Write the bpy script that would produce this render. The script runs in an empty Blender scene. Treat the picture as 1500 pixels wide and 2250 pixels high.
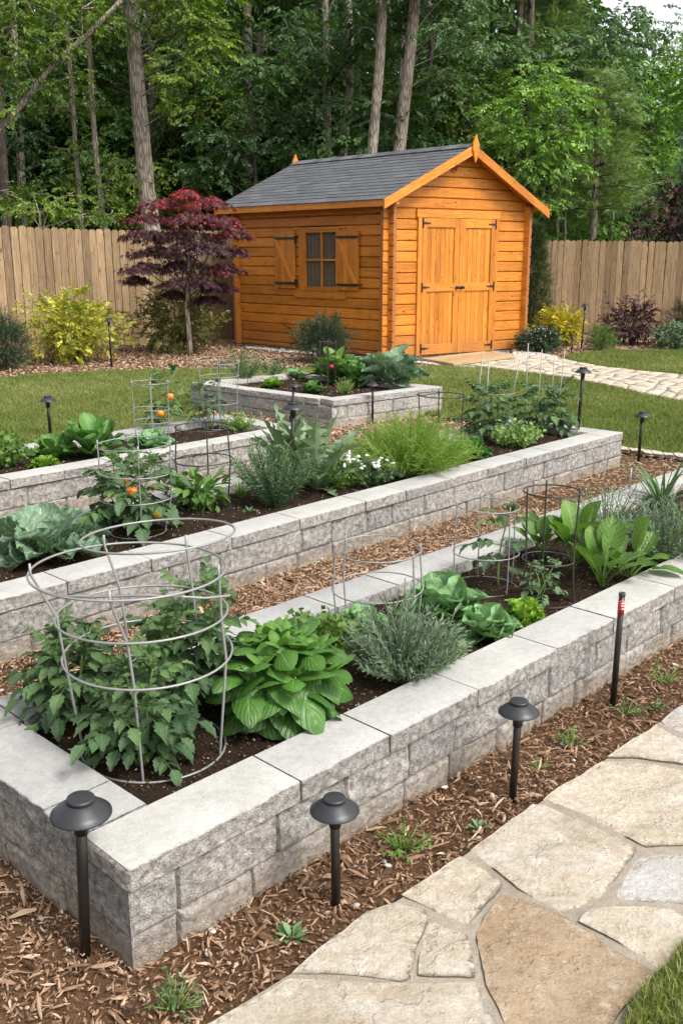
import bpy, math, random
import numpy as np
from mathutils import Vector, Matrix
from mathutils.geometry import delaunay_2d_cdt
R = np.random.default_rng(7)
random.seed(7)
SC = bpy.context.scene
COL = SC.collection
PI = math.pi
# ------------------------------------------------------------------ survey of the place (site plan taken off the photograph)
FPX, PITCH, CH = 2100.0, math.radians(15.0), 1.6
CP, SP = math.cos(PITCH), math.sin(PITCH)
def G(px, py, z=0.0):
    dx, dy = (px - 750), (1125 - py)
    d = np.array([dx, FPX * CP + dy * SP, -FPX * SP + dy * CP])
    return np.array([0, 0, CH]) + d * ((z - CH) / d[2])
def D(px, py, Y):
    dx, dy = (px - 750), (1125 - py)
    d = np.array([dx, FPX * CP + dy * SP, -FPX * SP + dy * CP])
    return np.array([0, 0, CH]) + d * (Y / d[1])
def HT(Y, py):
    k = -(py - 1125) / FPX
    return CH + Y * (k * CP - SP) / (CP + k * SP)
def MPP(p):                      # metres per photo pixel at a point
    return (p[1] * CP - (p[2] - CH) * SP) / FPX
# ------------------------------------------------------------------ objects
def wloc(o):
    v = np.zeros(3)
    while o is not None:
        v += np.array(o.location); o = o.parent
    return v
def thing(name, label, cat, loc=(0, 0, 0), group=None):
    o = bpy.data.objects.new(name, None); COL.objects.link(o)
    o.empty_display_size = .1; o.location = tuple(float(c) for c in loc)
    o['label'] = label; o['category'] = cat
    if group: o['group'] = group
    return o
def mk(name, V, F, mat, parent=None, uv=None, rnd=None, smooth=True, world=True, kind=None, loc=None):
    V = np.asarray(V, float)
    if loc is not None: V = V - np.asarray(loc, float)
    if parent is not None and world: V = V - wloc(parent)
    if not isinstance(F, (list, tuple)): F = [F]
    F = [np.asarray(f, np.int64) for f in F if len(f)]
    li = np.concatenate([f.ravel() for f in F]); tot = np.concatenate([np.full(len(f), f.shape[1]) for f in F])
    st = np.concatenate([[0], np.cumsum(tot)[:-1]])
    me = bpy.data.meshes.new(name)
    me.vertices.add(len(V)); me.vertices.foreach_set('co', V.ravel().astype(np.float32))
    me.loops.add(len(li)); me.loops.foreach_set('vertex_index', li.astype(np.int32))
    me.polygons.add(len(tot)); me.polygons.foreach_set('loop_start', st.astype(np.int32))
    me.update(calc_edges=True)
    me.polygons.foreach_set('use_smooth', np.full(len(tot), smooth))
    if uv is not None:
        l = me.uv_layers.new(name='UVMap'); l.data.foreach_set('uv', np.asarray(uv)[li].ravel().astype(np.float32))
    if rnd is not None:
        a = me.attributes.new('rnd', 'FLOAT', 'POINT'); a.data.foreach_set('value', np.asarray(rnd, np.float32))
    me.materials.append(mat); me.validate()
    o = bpy.data.objects.new(name, me); COL.objects.link(o)
    if parent is not None: o.parent = parent
    elif loc is not None: o.location = tuple(float(c) for c in loc)
    if kind: o['kind'] = kind
    return o
def tag(o, label, cat, group=None):
    o['label'] = label; o['category'] = cat
    if group: o['group'] = group
    return o
class MB:
    def __init__(s): s.V = []; s.F = {}; s.U = []; s.Rn = []; s.n = 0
    def add(s, V, F, uv=None, rnd=0.5):
        V = np.asarray(V, float).reshape(-1, 3); k = len(V)
        s.V.append(V); s.U.append(np.zeros((k, 2)) if uv is None else np.asarray(uv, float))
        s.Rn.append(np.full(k, rnd) if np.isscalar(rnd) else np.asarray(rnd, float))
        for f in (F if isinstance(F, (list, tuple)) and len(F) and isinstance(F[0], np.ndarray) else [np.asarray(F)]):
            if len(f): s.F.setdefault(f.shape[1], []).append(f + s.n)
        s.n += k; return s
    def box(s, o, ax, ay, az, rnd=None, grain=0, bev=0.0):
        """box from corner o, edge vectors ax ay az; grain = axis index along the fibres; own vertices per face so UVs are in metres"""
        o, A = np.asarray(o, float), [np.asarray(a, float) for a in (ax, ay, az)]
        L = [np.linalg.norm(a) for a in A]; rnd = R.random() if rnd is None else rnd
        ou, ov = R.random() * 9, R.random() * 9
        for a in range(3):
            b, c = (a + 1) % 3, (a + 2) % 3
            for sd in (0, 1):
                base = o + A[a] * sd
                P = [base, base + A[b], base + A[b] + A[c], base + A[c]]
                q = [(0, 0), (L[b], 0), (L[b], L[c]), (0, L[c])]
                if grain != b and grain == c: q = [(y, x) for x, y in q]
                if grain == a: q = [(x * .2, y) for x, y in q]
                if sd == 0: P, q = P[::-1], q[::-1]
                if np.dot(np.cross(A[0], A[1]), A[2]) < 0: P, q = P[::-1], q[::-1]
                s.add(P, np.array([[0, 1, 2, 3]]), [(x + ou, y + ov) for x, y in q], rnd)
        return s
    def build(s, name, mat, parent=None, smooth=False, **k):
        return mk(name, np.concatenate(s.V), [np.concatenate(f) for f in s.F.values()], mat, parent,
                  uv=np.concatenate(s.U), rnd=np.concatenate(s.Rn), smooth=smooth, **k)
def tube(path, rad, n=8, cap=True):
    P = np.asarray(path, float); m = len(P); rad = np.broadcast_to(np.asarray(rad, float), (m,))
    T = np.gradient(P, axis=0); T /= np.linalg.norm(T, axis=1)[:, None] + 1e-9
    a = np.array([0, 0, 1.0]) if abs(T[0][2]) < .9 else np.array([1.0, 0, 0])
    U = np.zeros_like(P); W = np.zeros_like(P)
    for i in range(m):
        a = a - T[i] * (a @ T[i]); a /= np.linalg.norm(a) + 1e-9
        U[i] = a; W[i] = np.cross(T[i], a)
    th = np.arange(n) * 2 * PI / n
    V = (P[:, None] + rad[:, None, None] * (np.cos(th)[None, :, None] * U[:, None] + np.sin(th)[None, :, None] * W[:, None])).reshape(-1, 3)
    i, j = np.meshgrid(np.arange(m - 1), np.arange(n), indexing='ij'); j2 = (j + 1) % n
    F = np.stack([i * n + j, i * n + j2, (i + 1) * n + j2, (i + 1) * n + j], -1).reshape(-1, 4)
    ln = np.concatenate([[0], np.cumsum(np.linalg.norm(np.diff(P, axis=0), axis=1))])
    uv = np.stack([np.repeat(ln, n), np.tile(np.arange(n) / n, m)], 1)
    Fs = [F]
    if cap: Fs.append(np.array([np.arange(n)[::-1], np.arange(n) + (m - 1) * n]))
    return V, Fs, uv
def ring(c, r, wr, n=48, k=6, tilt=(0, 0)):
    th = np.arange(n) * 2 * PI / n
    x, y = np.cos(th) * r, np.sin(th) * r
    P = np.stack([c[0] + x, c[1] + y, c[2] + tilt[0] * x + tilt[1] * y], 1)
    ph = np.arange(k) * 2 * PI / k
    rad = np.stack([np.cos(th), np.sin(th), 0 * th], 1)
    V = (P[:, None] + wr * (np.cos(ph)[None, :, None] * rad[:, None] + np.sin(ph)[None, :, None] * np.array([0, 0, 1.0]))).reshape(-1, 3)
    i, j = np.meshgrid(np.arange(n), np.arange(k), indexing='ij')
    F = np.stack([i * k + j, ((i + 1) % n) * k + j, ((i + 1) % n) * k + (j + 1) % k, i * k + (j + 1) % k], -1).reshape(-1, 4)
    return V, F
def lathe(prof, n=32, c=(0, 0, 0)):
    prof = np.asarray(prof, float); m = len(prof); th = np.arange(n) * 2 * PI / n
    V = np.stack([prof[:, 0][:, None] * np.cos(th), prof[:, 0][:, None] * np.sin(th), np.repeat(prof[:, 1][:, None], n, 1)], -1).reshape(-1, 3) + np.asarray(c)
    i, j = np.meshgrid(np.arange(m - 1), np.arange(n), indexing='ij')
    F = np.stack([i * n + j, i * n + (j + 1) % n, (i + 1) * n + (j + 1) % n, (i + 1) * n + j], -1).reshape(-1, 4)
    return V, F
def vnoise(P, f, seed=0):
    P = np.asarray(P, float) * f + seed * 17.31
    i = np.floor(P).astype(np.int64); t = P - i; t = t * t * (3 - 2 * t); out = 0
    for dx in (0, 1):
        for dy in (0, 1):
            for dz in (0, 1):
                h = (i[..., 0] + dx) * 73856093 ^ (i[..., 1] + dy) * 19349663 ^ (i[..., 2] + dz) * 83492791
                h = (h ^ (h >> 13)) * 1274126177 & 0xFFFFFFFF
                w = (t[..., 0] if dx else 1 - t[..., 0]) * (t[..., 1] if dy else 1 - t[..., 1]) * (t[..., 2] if dz else 1 - t[..., 2])
                out = out + w * ((h & 0xFFFF) / 65535.0)
    return out * 2 - 1
def fbm(P, f, o=3, seed=0):
    return sum(vnoise(P, f * 2 ** k, seed + k) * .5 ** k for k in range(o)) / 1.6
# ------------------------------------------------------------------ materials
def newmat(name):
    m = bpy.data.materials.new(name); m.use_nodes = True; nt = m.node_tree; nt.nodes.clear()
    out = nt.nodes.new('ShaderNodeOutputMaterial'); b = nt.nodes.new('ShaderNodeBsdfPrincipled')
    nt.links.new(b.outputs[0], out.inputs[0]); return m, nt, b, out
class N:
    def __init__(s, nt): s.nt = nt
    def n(s, t, **k):
        x = s.nt.nodes.new('ShaderNode' + t)
        for a, v in k.items():
            if a.startswith('i_'):
                key = a[2:]; key = int(key) if key.isdigit() else key.replace('_', ' ')
                if isinstance(v, bpy.types.NodeSocket): s.nt.links.new(v, x.inputs[key])
                else: x.inputs[key].default_value = v
            else: setattr(x, a, v)
        return x
    def l(s, a, b): s.nt.links.new(a, b)
    def noise(s, vec, sc, det=4, rough=.55, **k): return s.n('TexNoise', i_Vector=vec, i_Scale=sc, i_Detail=det, i_Roughness=rough, **k).outputs['Fac']
    def math(s, op, a, b=0.0, clamp=False):
        x = s.n('Math', operation=op, use_clamp=clamp)
        for i, v in enumerate((a, b)):
            if isinstance(v, bpy.types.NodeSocket): s.l(v, x.inputs[i])
            else: x.inputs[i].default_value = v
        return x.outputs[0]
    def mix(s, f, a, b, bt='MIX'):
        x = s.n('MixRGB', blend_type=bt)
        for i, v in enumerate((f, a, b)):
            if isinstance(v, bpy.types.NodeSocket): s.l(v, x.inputs[i])
            else: x.inputs[i].default_value = v if i == 0 else (*v, 1) if len(v) == 3 else v
        return x.outputs[0]
    def ramp(s, f, stops):
        x = s.n('ValToRGB', i_Fac=f); cr = x.color_ramp
        while len(cr.elements) < len(stops): cr.elements.new(.5)
        for e, (p, c) in zip(cr.elements, stops):
            e.position = p; e.color = (*c, 1) if hasattr(c, '__len__') else (c, c, c, 1)
        return x.outputs['Color']
    def bump(s, h, dist, st=1.0, nrm=None):
        x = s.n('Bump', i_Height=h, i_Distance=dist, i_Strength=st)
        if nrm is not None: s.l(nrm, x.inputs['Normal'])
        return x.outputs[0]
def leafmat(name, c1, c2, rough=.5, vein=0.0, tr=.25, vc=None, bump=.002, c3=None, spec=.35):
    m, nt, b, out = newmat(name); g = N(nt)
    at = g.n('Attribute', attribute_name='rnd').outputs['Fac']; tc = g.n('TexCoord')
    stops = [(0, c1), (1, c2)] if c3 is None else [(0, c1), (.6, c2), (1, c3)]
    col = g.ramp(at, stops)
    nz = g.noise(tc.outputs['Object'], 9, 3)
    col = g.mix(.5, col, g.ramp(nz, [(.3, .55), (.7, 1.0)]), 'MULTIPLY')
    sep = g.n('SeparateXYZ', i_Vector=tc.outputs['UV'])
    ax = g.math('ABSOLUTE', g.math('SUBTRACT', sep.outputs[0], .5))
    h = None
    if vein:
        mid = g.math('SUBTRACT', 1.0, g.math('MULTIPLY', ax, 17), True)
        fr = g.math('FRACT', g.math('SUBTRACT', g.math('MULTIPLY', sep.outputs[1], 7.0), g.math('MULTIPLY', ax, 5.0)))
        sv = g.math('SUBTRACT', 1.0, g.math('MULTIPLY', g.math('ABSOLUTE', g.math('SUBTRACT', fr, .5)), 8.0), True)
        vv = g.math('MAXIMUM', mid, g.math('MULTIPLY', sv, .55))
        col = g.mix(g.math('MULTIPLY', vv, vein), col, vc or tuple(min(1, x * 2.2 + .03) for x in c2))
        puff = g.math('ABSOLUTE', g.math('SUBTRACT', fr, .5))
        h = g.math('SUBTRACT', g.math('MULTIPLY', vv, -.6), puff)
    nz2 = g.noise(tc.outputs['Object'], 60, 2)
    hh = nz2 if h is None else g.math('ADD', g.math('MULTIPLY', nz2, .5), h)
    g.l(g.bump(hh, bump, .8), b.inputs['Normal'])
    g.l(col, b.inputs['Base Color']); b.inputs['Roughness'].default_value = rough
    b.inputs['Specular IOR Level'].default_value = spec
    if tr:
        t = g.n('BsdfTranslucent'); g.l(g.mix(1.0, col, (1.25, 1.35, .55), 'MULTIPLY'), t.inputs[0])
        mx = g.n('MixShader'); mx.inputs[0].default_value = tr
        g.l(b.outputs[0], mx.inputs[1]); g.l(t.outputs[0], mx.inputs[2]); g.l(mx.outputs[0], out.inputs[0])
    return m
def woodmat(name, c1, c2, knot, rough=.55, kn=.5, grainc=.5, bump=.0012, kscale=3.0, plank=0.0, ends=None, vary=.6, grey=False):
    m, nt, b, out = newmat(name); g = N(nt)
    at = g.n('Attribute', attribute_name='rnd').outputs['Fac']; tc = g.n('TexCoord')
    off = g.n('CombineXYZ', i_X=g.math('MULTIPLY', at, 37.0), i_Y=g.math('MULTIPLY', at, 91.0), i_Z=g.math('MULTIPLY', at, 13.0)).outputs[0]
    uv = g.n('VectorMath', operation='ADD', i_0=tc.outputs['UV'], i_1=off).outputs[0]
    st = g.n('Mapping', i_Vector=uv, i_Scale=(1.6, 26, 1)).outputs[0]
    gr = g.noise(st, 2.2, 5, .6, i_Distortion=.6)
    big = g.noise(g.n('Mapping', i_Vector=uv, i_Scale=(.8, 4, 1)).outputs[0], 1.5, 2)
    col = g.mix(g.ramp(gr, [(.35, 0.0), (.65, 1.0)]), c1, c2)
    col = g.mix(vary, col, g.ramp(g.math('ADD', g.math('MULTIPLY', big, .6), g.math('MULTIPLY', at, .4)), [(.25, .55), (.75, 1.0)]), 'MULTIPLY')
    if grey: col = g.mix(1.0, col, g.ramp(g.math('FRACT', g.math('MULTIPLY', at, 7.3)), [(0, (.62, .60, .60)), (.35, (.86, .84, .80)), (.7, (1.0, 1.0, 1.0)), (1, (1.22, 1.20, 1.18))]), 'MULTIPLY')
    vo = g.n('TexVoronoi', i_Vector=g.n('Mapping', i_Vector=uv, i_Scale=(.8, 1.9, 1)).outputs[0], i_Scale=kscale)
    kd = g.math('ADD', vo.outputs['Distance'], g.math('MULTIPLY', g.noise(uv, 30, 2), .05))
    pres = g.math('GREATER_THAN', g.n('SeparateColor', i_Color=vo.outputs['Color']).outputs[0], 1 - kn)
    kmask = g.math('MULTIPLY', g.ramp(kd, [(.085, 1.0), (.15, 0.0)]), pres)
    halo = g.math('MULTIPLY', g.ramp(kd, [(.08, .45), (.26, 0.0)]), pres)
    col = g.mix(halo, col, tuple(x * .62 for x in c2)); col = g.mix(g.math('MULTIPLY', kmask, .85), col, knot)
    vo2 = g.n('TexVoronoi', i_Vector=g.n('Mapping', i_Vector=uv, i_Scale=(.9, 2.2, 1)).outputs[0], i_Scale=kscale * 3.3)
    k2 = g.math('MULTIPLY', g.ramp(vo2.outputs['Distance'], [(.12, .9), (.22, 0.0)]), g.math('GREATER_THAN', g.n('SeparateColor', i_Color=vo2.outputs['Color']).outputs[1], 1 - kn * .45))
    col = g.mix(k2, col, knot)
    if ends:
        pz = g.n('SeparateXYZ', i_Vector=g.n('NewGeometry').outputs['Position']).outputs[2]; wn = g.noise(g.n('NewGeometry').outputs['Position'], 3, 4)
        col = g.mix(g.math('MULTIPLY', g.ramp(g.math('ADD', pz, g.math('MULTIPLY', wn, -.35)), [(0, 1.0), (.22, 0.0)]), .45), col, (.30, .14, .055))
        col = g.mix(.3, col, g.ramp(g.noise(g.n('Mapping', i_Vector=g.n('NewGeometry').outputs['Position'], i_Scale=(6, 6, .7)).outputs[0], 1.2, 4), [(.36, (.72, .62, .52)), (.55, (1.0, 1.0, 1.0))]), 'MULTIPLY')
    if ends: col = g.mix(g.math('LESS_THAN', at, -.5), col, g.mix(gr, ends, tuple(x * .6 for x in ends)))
    g.l(col, b.inputs['Base Color']); b.inputs['Roughness'].default_value = rough
    b.inputs['Specular IOR Level'].default_value = .3
    g.l(g.bump(g.math('SUBTRACT', gr, g.math('MULTIPLY', kmask, .6)), bump, .9), b.inputs['Normal'])
    return m
def plain(name, col, rough=.5, metal=0, nz=.25, nsc=60, bump=.0005, spec=.5):
    m, nt, b, out = newmat(name); g = N(nt); tc = g.n('TexCoord')
    n1 = g.noise(tc.outputs['Object'], nsc, 4); n2 = g.noise(tc.outputs['Object'], nsc * .13, 3)
    c = g.mix(g.math('ADD', g.math('MULTIPLY', n1, .5), g.math('MULTIPLY', n2, .5)), tuple(x * (1 - nz) for x in col), tuple(min(1, x * (1 + nz)) for x in col))
    g.l(c, b.inputs['Base Color']); b.inputs['Roughness'].default_value = rough; b.inputs['Metallic'].default_value = metal
    b.inputs['Specular IOR Level'].default_value = spec
    g.l(g.bump(n1, bump, .7), b.inputs['Normal']); return m
def barkmat(name, c1, c2):
    m, nt, b, out = newmat(name); g = N(nt); tc = g.n('TexCoord')
    mp = g.n('Mapping', i_Vector=tc.outputs['Object'], i_Scale=(1, 1, .16)).outputs[0]
    n1 = g.noise(mp, 26, 5, .65); n2 = g.noise(tc.outputs['Object'], 2.2, 3)
    vo = g.n('TexVoronoi', feature='DISTANCE_TO_EDGE', i_Vector=mp, i_Scale=22).outputs[0]
    f = g.math('ADD', g.math('MULTIPLY', n1, .6), g.math('MULTIPLY', g.ramp(vo, [(0, 0.0), (.25, 1.0)]), .4))
    col = g.mix(g.ramp(f, [(.3, 0.0), (.7, 1.0)]), c1, c2)
    col = g.mix(.5, col, g.ramp(n2, [(.35, .7), (.7, 1.0)]), 'MULTIPLY')
    g.l(col, b.inputs['Base Color']); b.inputs['Roughness'].default_value = .85
    g.l(g.bump(f, .03, .9), b.inputs['Normal']); return m
def concretemat():
    m, nt, b, out = newmat('split_concrete'); g = N(nt); tc = g.n('TexCoord'); P = tc.outputs['Object']
    at = g.n('Attribute', attribute_name='rnd').outputs['Fac']
    geo = g.n('NewGeometry'); nz = g.n('SeparateXYZ', i_Vector=geo.outputs['True Normal']).outputs[2]
    z = g.n('SeparateXYZ', i_Vector=geo.outputs['Position']).outputs[2]
    top = g.math('MULTIPLY', g.ramp(nz, [(.8, 0.0), (.95, 1.0)]), g.math('GREATER_THAN', z, .255))
    fine = g.noise(P, 260, 3, .7); mid = g.noise(P, 45, 4, .65); big = g.noise(P, 3.5, 3)
    side = g.mix(g.ramp(g.math('ADD', g.math('MULTIPLY', mid, .55), g.math('MULTIPLY', fine, .45)), [(.40, 0.0), (.60, 1.0)]), (.21, .197, .183), (.62, .60, .57))
    side = g.mix(.8, side, g.ramp(g.math('ADD', g.math('MULTIPLY', at, .75), g.math('MULTIPLY', big, .25)), [(0, (.66, .67, .69)), (.5, (.90, .89, .88)), (1, (1.05, 1.02, .98))]), 'MULTIPLY')
    dirt = g.math('MULTIPLY', g.ramp(g.math('ADD', z, g.math('MULTIPLY', g.noise(P, 9, 4), .10)), [(.07, 1.0), (.17, 0.0)]), .55)
    side = g.mix(dirt, side, g.mix(mid, (.27, .19, .12), (.42, .33, .24)))
    tcol = g.mix(g.ramp(g.math('ADD', g.math('MULTIPLY', fine, .6), g.math('MULTIPLY', mid, .4)), [(.35, 0.0), (.6, 1.0)]), (.34, .34, .33), (.475, .472, .46))
    tcol = g.mix(.7, tcol, g.ramp(g.noise(P, 6, 4, .6), [(.3, (.80, .80, .79)), (.62, (1.0, .995, .98))]), 'MULTIPLY')
    tcol = g.mix(1.0, tcol, g.ramp(at, [(0, (.86, .86, .87)), (1, (1.0, .99, .97))]), 'MULTIPLY')
    tcol = g.mix(g.ramp(g.noise(P, 17, 5, .7), [(.60, 0.0), (.74, .35)]), tcol, (.25, .235, .205))
    pit = g.n('TexVoronoi', i_Vector=P, i_Scale=38)
    pm = g.math('MULTIPLY', g.ramp(pit.outputs['Distance'], [(.06, 1.0), (.10, 0.0)]), g.math('GREATER_THAN', g.n('SeparateColor', i_Color=pit.outputs['Color']).outputs[0], .86))
    tcol = g.mix(g.math('MULTIPLY', pm, .8), tcol, (.08, .06, .045))
    g.l(g.mix(top, side, tcol), b.inputs['Base Color']); b.inputs['Roughness'].default_value = .9; b.inputs['Specular IOR Level'].default_value = .2
    hs = g.math('ADD', g.math('MULTIPLY', g.noise(P, 55, 6, .75), 1.2), g.math('MULTIPLY', fine, .4))
    ht = g.math('MULTIPLY', fine, .12)
    h = g.n('Mix', data_type='FLOAT'); g.l(top, h.inputs[0]); g.l(hs, h.inputs[2]); g.l(ht, h.inputs[3])
    g.l(g.bump(h.outputs[0], .017, 1.0), b.inputs['Normal']); return m
def stonemat():
    m, nt, b, out = newmat('flagstone'); g = N(nt); tc = g.n('TexCoord'); P = tc.outputs['Object']
    at = g.n('Attribute', attribute_name='rnd').outputs['Fac']
    n1 = g.noise(P, 5, 5, .62); n2 = g.noise(P, 38, 5, .68); st = g.noise(g.n('Mapping', i_Vector=P, i_Rotation=(0, 0, .35), i_Scale=(2.0, 9, 1)).outputs[0], 2.2, 5, .6, i_Distortion=1.2)
    base = g.ramp(at, [(0, (.50, .465, .41)), (.3, (.55, .51, .44)), (.55, (.53, .47, .385)), (.8, (.385, .30, .215)), (1, (.50, .505, .51))])
    col = g.mix(.8, base, g.ramp(n1, [(.3, (.72, .66, .57)), (.65, (1.0, 1.0, 1.0))]), 'MULTIPLY')
    col = g.mix(.35, col, g.ramp(st, [(.36, (.80, .66, .50)), (.58, (1.0, 1.0, 1.0))]), 'MULTIPLY')
    n3 = g.noise(P, 150, 4, .75)
    col = g.mix(.75, col, g.ramp(g.math('ADD', g.math('MULTIPLY', n2, .5), g.math('MULTIPLY', n3, .5)), [(.38, (.62, .58, .53)), (.58, (1.0, 1.0, 1.0))]), 'MULTIPLY')
    lic = g.ramp(g.noise(P, 14, 6, .75), [(.56, 0.0), (.70, .5)])
    col = g.mix(lic, col, (.64, .61, .55))
    sp = g.n('TexVoronoi', i_Vector=P, i_Scale=55); spm = g.math('MULTIPLY', g.ramp(sp.outputs['Distance'], [(.08, .8), (.13, 0.0)]), g.math('GREATER_THAN', g.n('SeparateColor', i_Color=sp.outputs['Color']).outputs[0], .93))
    col = g.mix(spm, col, (.10, .07, .05))
    g.l(col, b.inputs['Base Color']); b.inputs['Roughness'].default_value = .9; b.inputs['Specular IOR Level'].default_value = .15
    h = g.math('ADD', g.math('MULTIPLY', g.ramp(n1, [(.44, 0.0), (.455, .5), (.57, .6), (.58, 1.0)]), .35), g.math('ADD', g.math('MULTIPLY', n2, .5), g.math('MULTIPLY', n3, .35)))
    g.l(g.bump(h, .013, .95), b.inputs['Normal']); return m
def rampmat(name, stops, rough=.85, bump=.002, nsc=80, mixn=.5):
    m, nt, b, out = newmat(name); g = N(nt); tc = g.n('TexCoord')
    at = g.n('Attribute', attribute_name='rnd').outputs['Fac']
    n1 = g.noise(tc.outputs['Object'], nsc, 4, .65)
    col = g.mix(mixn, g.ramp(at, stops), g.ramp(n1, [(.3, .5), (.65, 1.0)]), 'MULTIPLY')
    g.l(col, b.inputs['Base Color']); b.inputs['Roughness'].default_value = rough; b.inputs['Specular IOR Level'].default_value = .2
    g.l(g.bump(n1, bump, .8), b.inputs['Normal']); return m
def groundmat(name, cols, scs=(1.5, 30, 160), bump=.012):
    m, nt, b, out = newmat(name); g = N(nt); tc = g.n('TexCoord'); P = tc.outputs['Object']
    a = g.noise(P, scs[0], 4); c = g.noise(P, scs[1], 5, .7); d = g.noise(P, scs[2], 3, .7)
    f = g.math('ADD', g.math('MULTIPLY', a, .3), g.math('ADD', g.math('MULTIPLY', c, .4), g.math('MULTIPLY', d, .3)))
    g.l(g.ramp(f, cols), b.inputs['Base Color']); b.inputs['Roughness'].default_value = .95; b.inputs['Specular IOR Level'].default_value = .1
    g.l(g.bump(g.math('ADD', c, d), bump, .8), b.inputs['Normal']); return m
M = {}
M['concrete'] = concretemat(); M['stone'] = stonemat()
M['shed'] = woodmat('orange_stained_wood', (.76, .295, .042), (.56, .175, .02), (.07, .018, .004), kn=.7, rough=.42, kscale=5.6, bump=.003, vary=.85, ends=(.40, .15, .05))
M['endgrain'] = woodmat('end_grain', (.42, .16, .05), (.30, .10, .03), (.1, .03, .01), kn=.1)
M['step'] = woodmat('step_wood', (.50, .36, .20), (.38, .26, .14), (.12, .07, .03), kn=.4, kscale=2.5)
M['fence'] = woodmat('fence_wood', (.39, .275, .16), (.215, .142, .08), (.06, .034, .02), kn=.85, rough=.85, kscale=3.4, bump=.004, vary=.5, grey=True)
M['iron'] = plain('black_iron', (.012, .012, .012), .45)
M['lamp'] = plain('lamp_metal', (.035, .037, .04), .42, .3, .15)
M['post'] = plain('post_metal', (.018, .015, .013), .38, .2, .4, 25)
M['wire'] = plain('galvanised_wire', (.27, .27, .265), .5, .35, .2, 120)
M['wireblk'] = plain('black_wire', (.035, .032, .03), .5, .2, .2, 120)
M['glass'] = plain('dark_glass', (.035, .028, .022), .12, 0, .3, 20, 0)
M['curtain'] = plain('curtain', (.30, .24, .19), .9, 0, .2, 15)
M['red'] = plain('red_sticker', (.35, .025, .02), .4); M['white'] = plain('white_print', (.8, .8, .78), .5)
M['shingle'] = rampmat('shingle', [(0, (.085, .09, .10)), (.5, (.115, .121, .133)), (1, (.15, .156, .168))], .88, .002, 300, .55)
M['chip'] = rampmat('wood_chip', [(0, (.05, .028, .016)), (.3, (.15, .085, .05)), (.65, (.32, .20, .125)), (1, (.54, .39, .27))], .85, .001, 60, .5)
M['crumb'] = rampmat('soil_crumb', [(0, (.02, .013, .009)), (.7, (.055, .035, .022)), (.9, (.24, .16, .09)), (1, (.5, .42, .3))], .9)
M['pebble'] = rampmat('pebble', [(0, (.30, .27, .24)), (1, (.66, .63, .58))], .7)
M['mulch'] = groundmat('mulch_ground', [(.30, (.035, .018, .010)), (.5, (.12, .066, .036)), (.68, (.25, .15, .085))], bump=.02)
M['floor'] = groundmat('forest_floor', [(.30, (.020, .014, .008)), (.5, (.05, .04, .02)), (.7, (.05, .07, .02))])
M['soil'] = groundmat('soil', [(.30, (.012, .008, .006)), (.55, (.035, .022, .014)), (.72, (.075, .048, .03))], scs=(5, 60, 220), bump=.012)
M['lawn'] = groundmat('lawn_ground', [(.3, (.035, .05, .012)), (.55, (.075, .10, .025)), (.75, (.14, .14, .05))])
M['mortar'] = groundmat('mortar', [(.3, (.20, .17, .135)), (.7, (.42, .37, .30))], scs=(3, 40, 200), bump=.006)
M['grass'] = leafmat('grass_blade', (.10, .15, .025), (.22, .26, .065), .55, tr=.3, c3=(.46, .42, .22))
M['bark'] = barkmat('grey_bark', (.13, .105, .08), (.42, .36, .29)); M['barkdk'] = barkmat('dark_bark', (.035, .027, .02), (.12, .095, .075))
M['twig'] = plain('twig', (.10, .075, .05), .85, 0, .3, 30, .002)
M['stem'] = plain('green_stem', (.13, .22, .045), .5, 0, .25, 50); M['stempale'] = plain('pale_stem', (.28, .38, .14), .5, 0, .2, 50)
# ------------------------------------------------------------------ leaves
def leaf_t(W=.5, n=6, fold=.15, curl=.3, pw=.85, ruff=0.0, rf=3.0, lobes=0.0, pet=0.0, petw=.03, cols=2, tip=1.0, ph=0.0, puck=0.0):
    """one leaf, unit length along +y, upper side +z"""
    t = np.linspace(0, 1, n + 1); b = np.clip((t - pet) / (1 - pet), 0, 1)
    w = W / 2 * np.sin(PI * b ** pw) ** tip
    if lobes: w = w * (1 - lobes * (np.arange(n + 1) % 2))
    w = np.maximum(w, petw * np.where(b <= 0, 1, 1 - b)); w[-1] = max(w[-1], .004) if lobes == 0 else .004
    s = np.linspace(-1, 1, 2 * cols + 1) if cols > 1 else np.array([-1, 0, 1.0])
    X = w[:, None] * s[None]; Y = np.repeat(t[:, None], len(s), 1) + (0.10 * W * (np.abs(s)[None] ** 2) * np.where(lobes > 0, 1, 0))
    Z = -curl * (t[:, None] ** 2) + fold * np.abs(X) * 2 * (np.abs(s)[None] if cols > 2 else 1) + puck * np.sin(t[:, None] * 43 + s[None] * 2) * np.sin(np.abs(s)[None] * 4.2) * (b[:, None] > 0.02) + ruff * np.sin(t[:, None] * rf * 2 * PI + ph + (s[None] > 0) * 1.3) * np.abs(s)[None] ** 2 * (b[:, None] > 0)
    Y = Y - np.abs(curl) * .25 * t[:, None] ** 3
    V = np.stack([X, Y, Z], -1).reshape(-1, 3); c = len(s)
    i, j = np.meshgrid(np.arange(n), np.arange(c - 1), indexing='ij')
    F = np.stack([i * c + j, i * c + j + 1, (i + 1) * c + j + 1, (i + 1) * c + j], -1).reshape(-1, 4)
    uv = np.stack([np.repeat((s * .5 + .5)[None], n + 1, 0), np.repeat(b[:, None], c, 1)], -1).reshape(-1, 2)
    return V, F, uv
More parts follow.
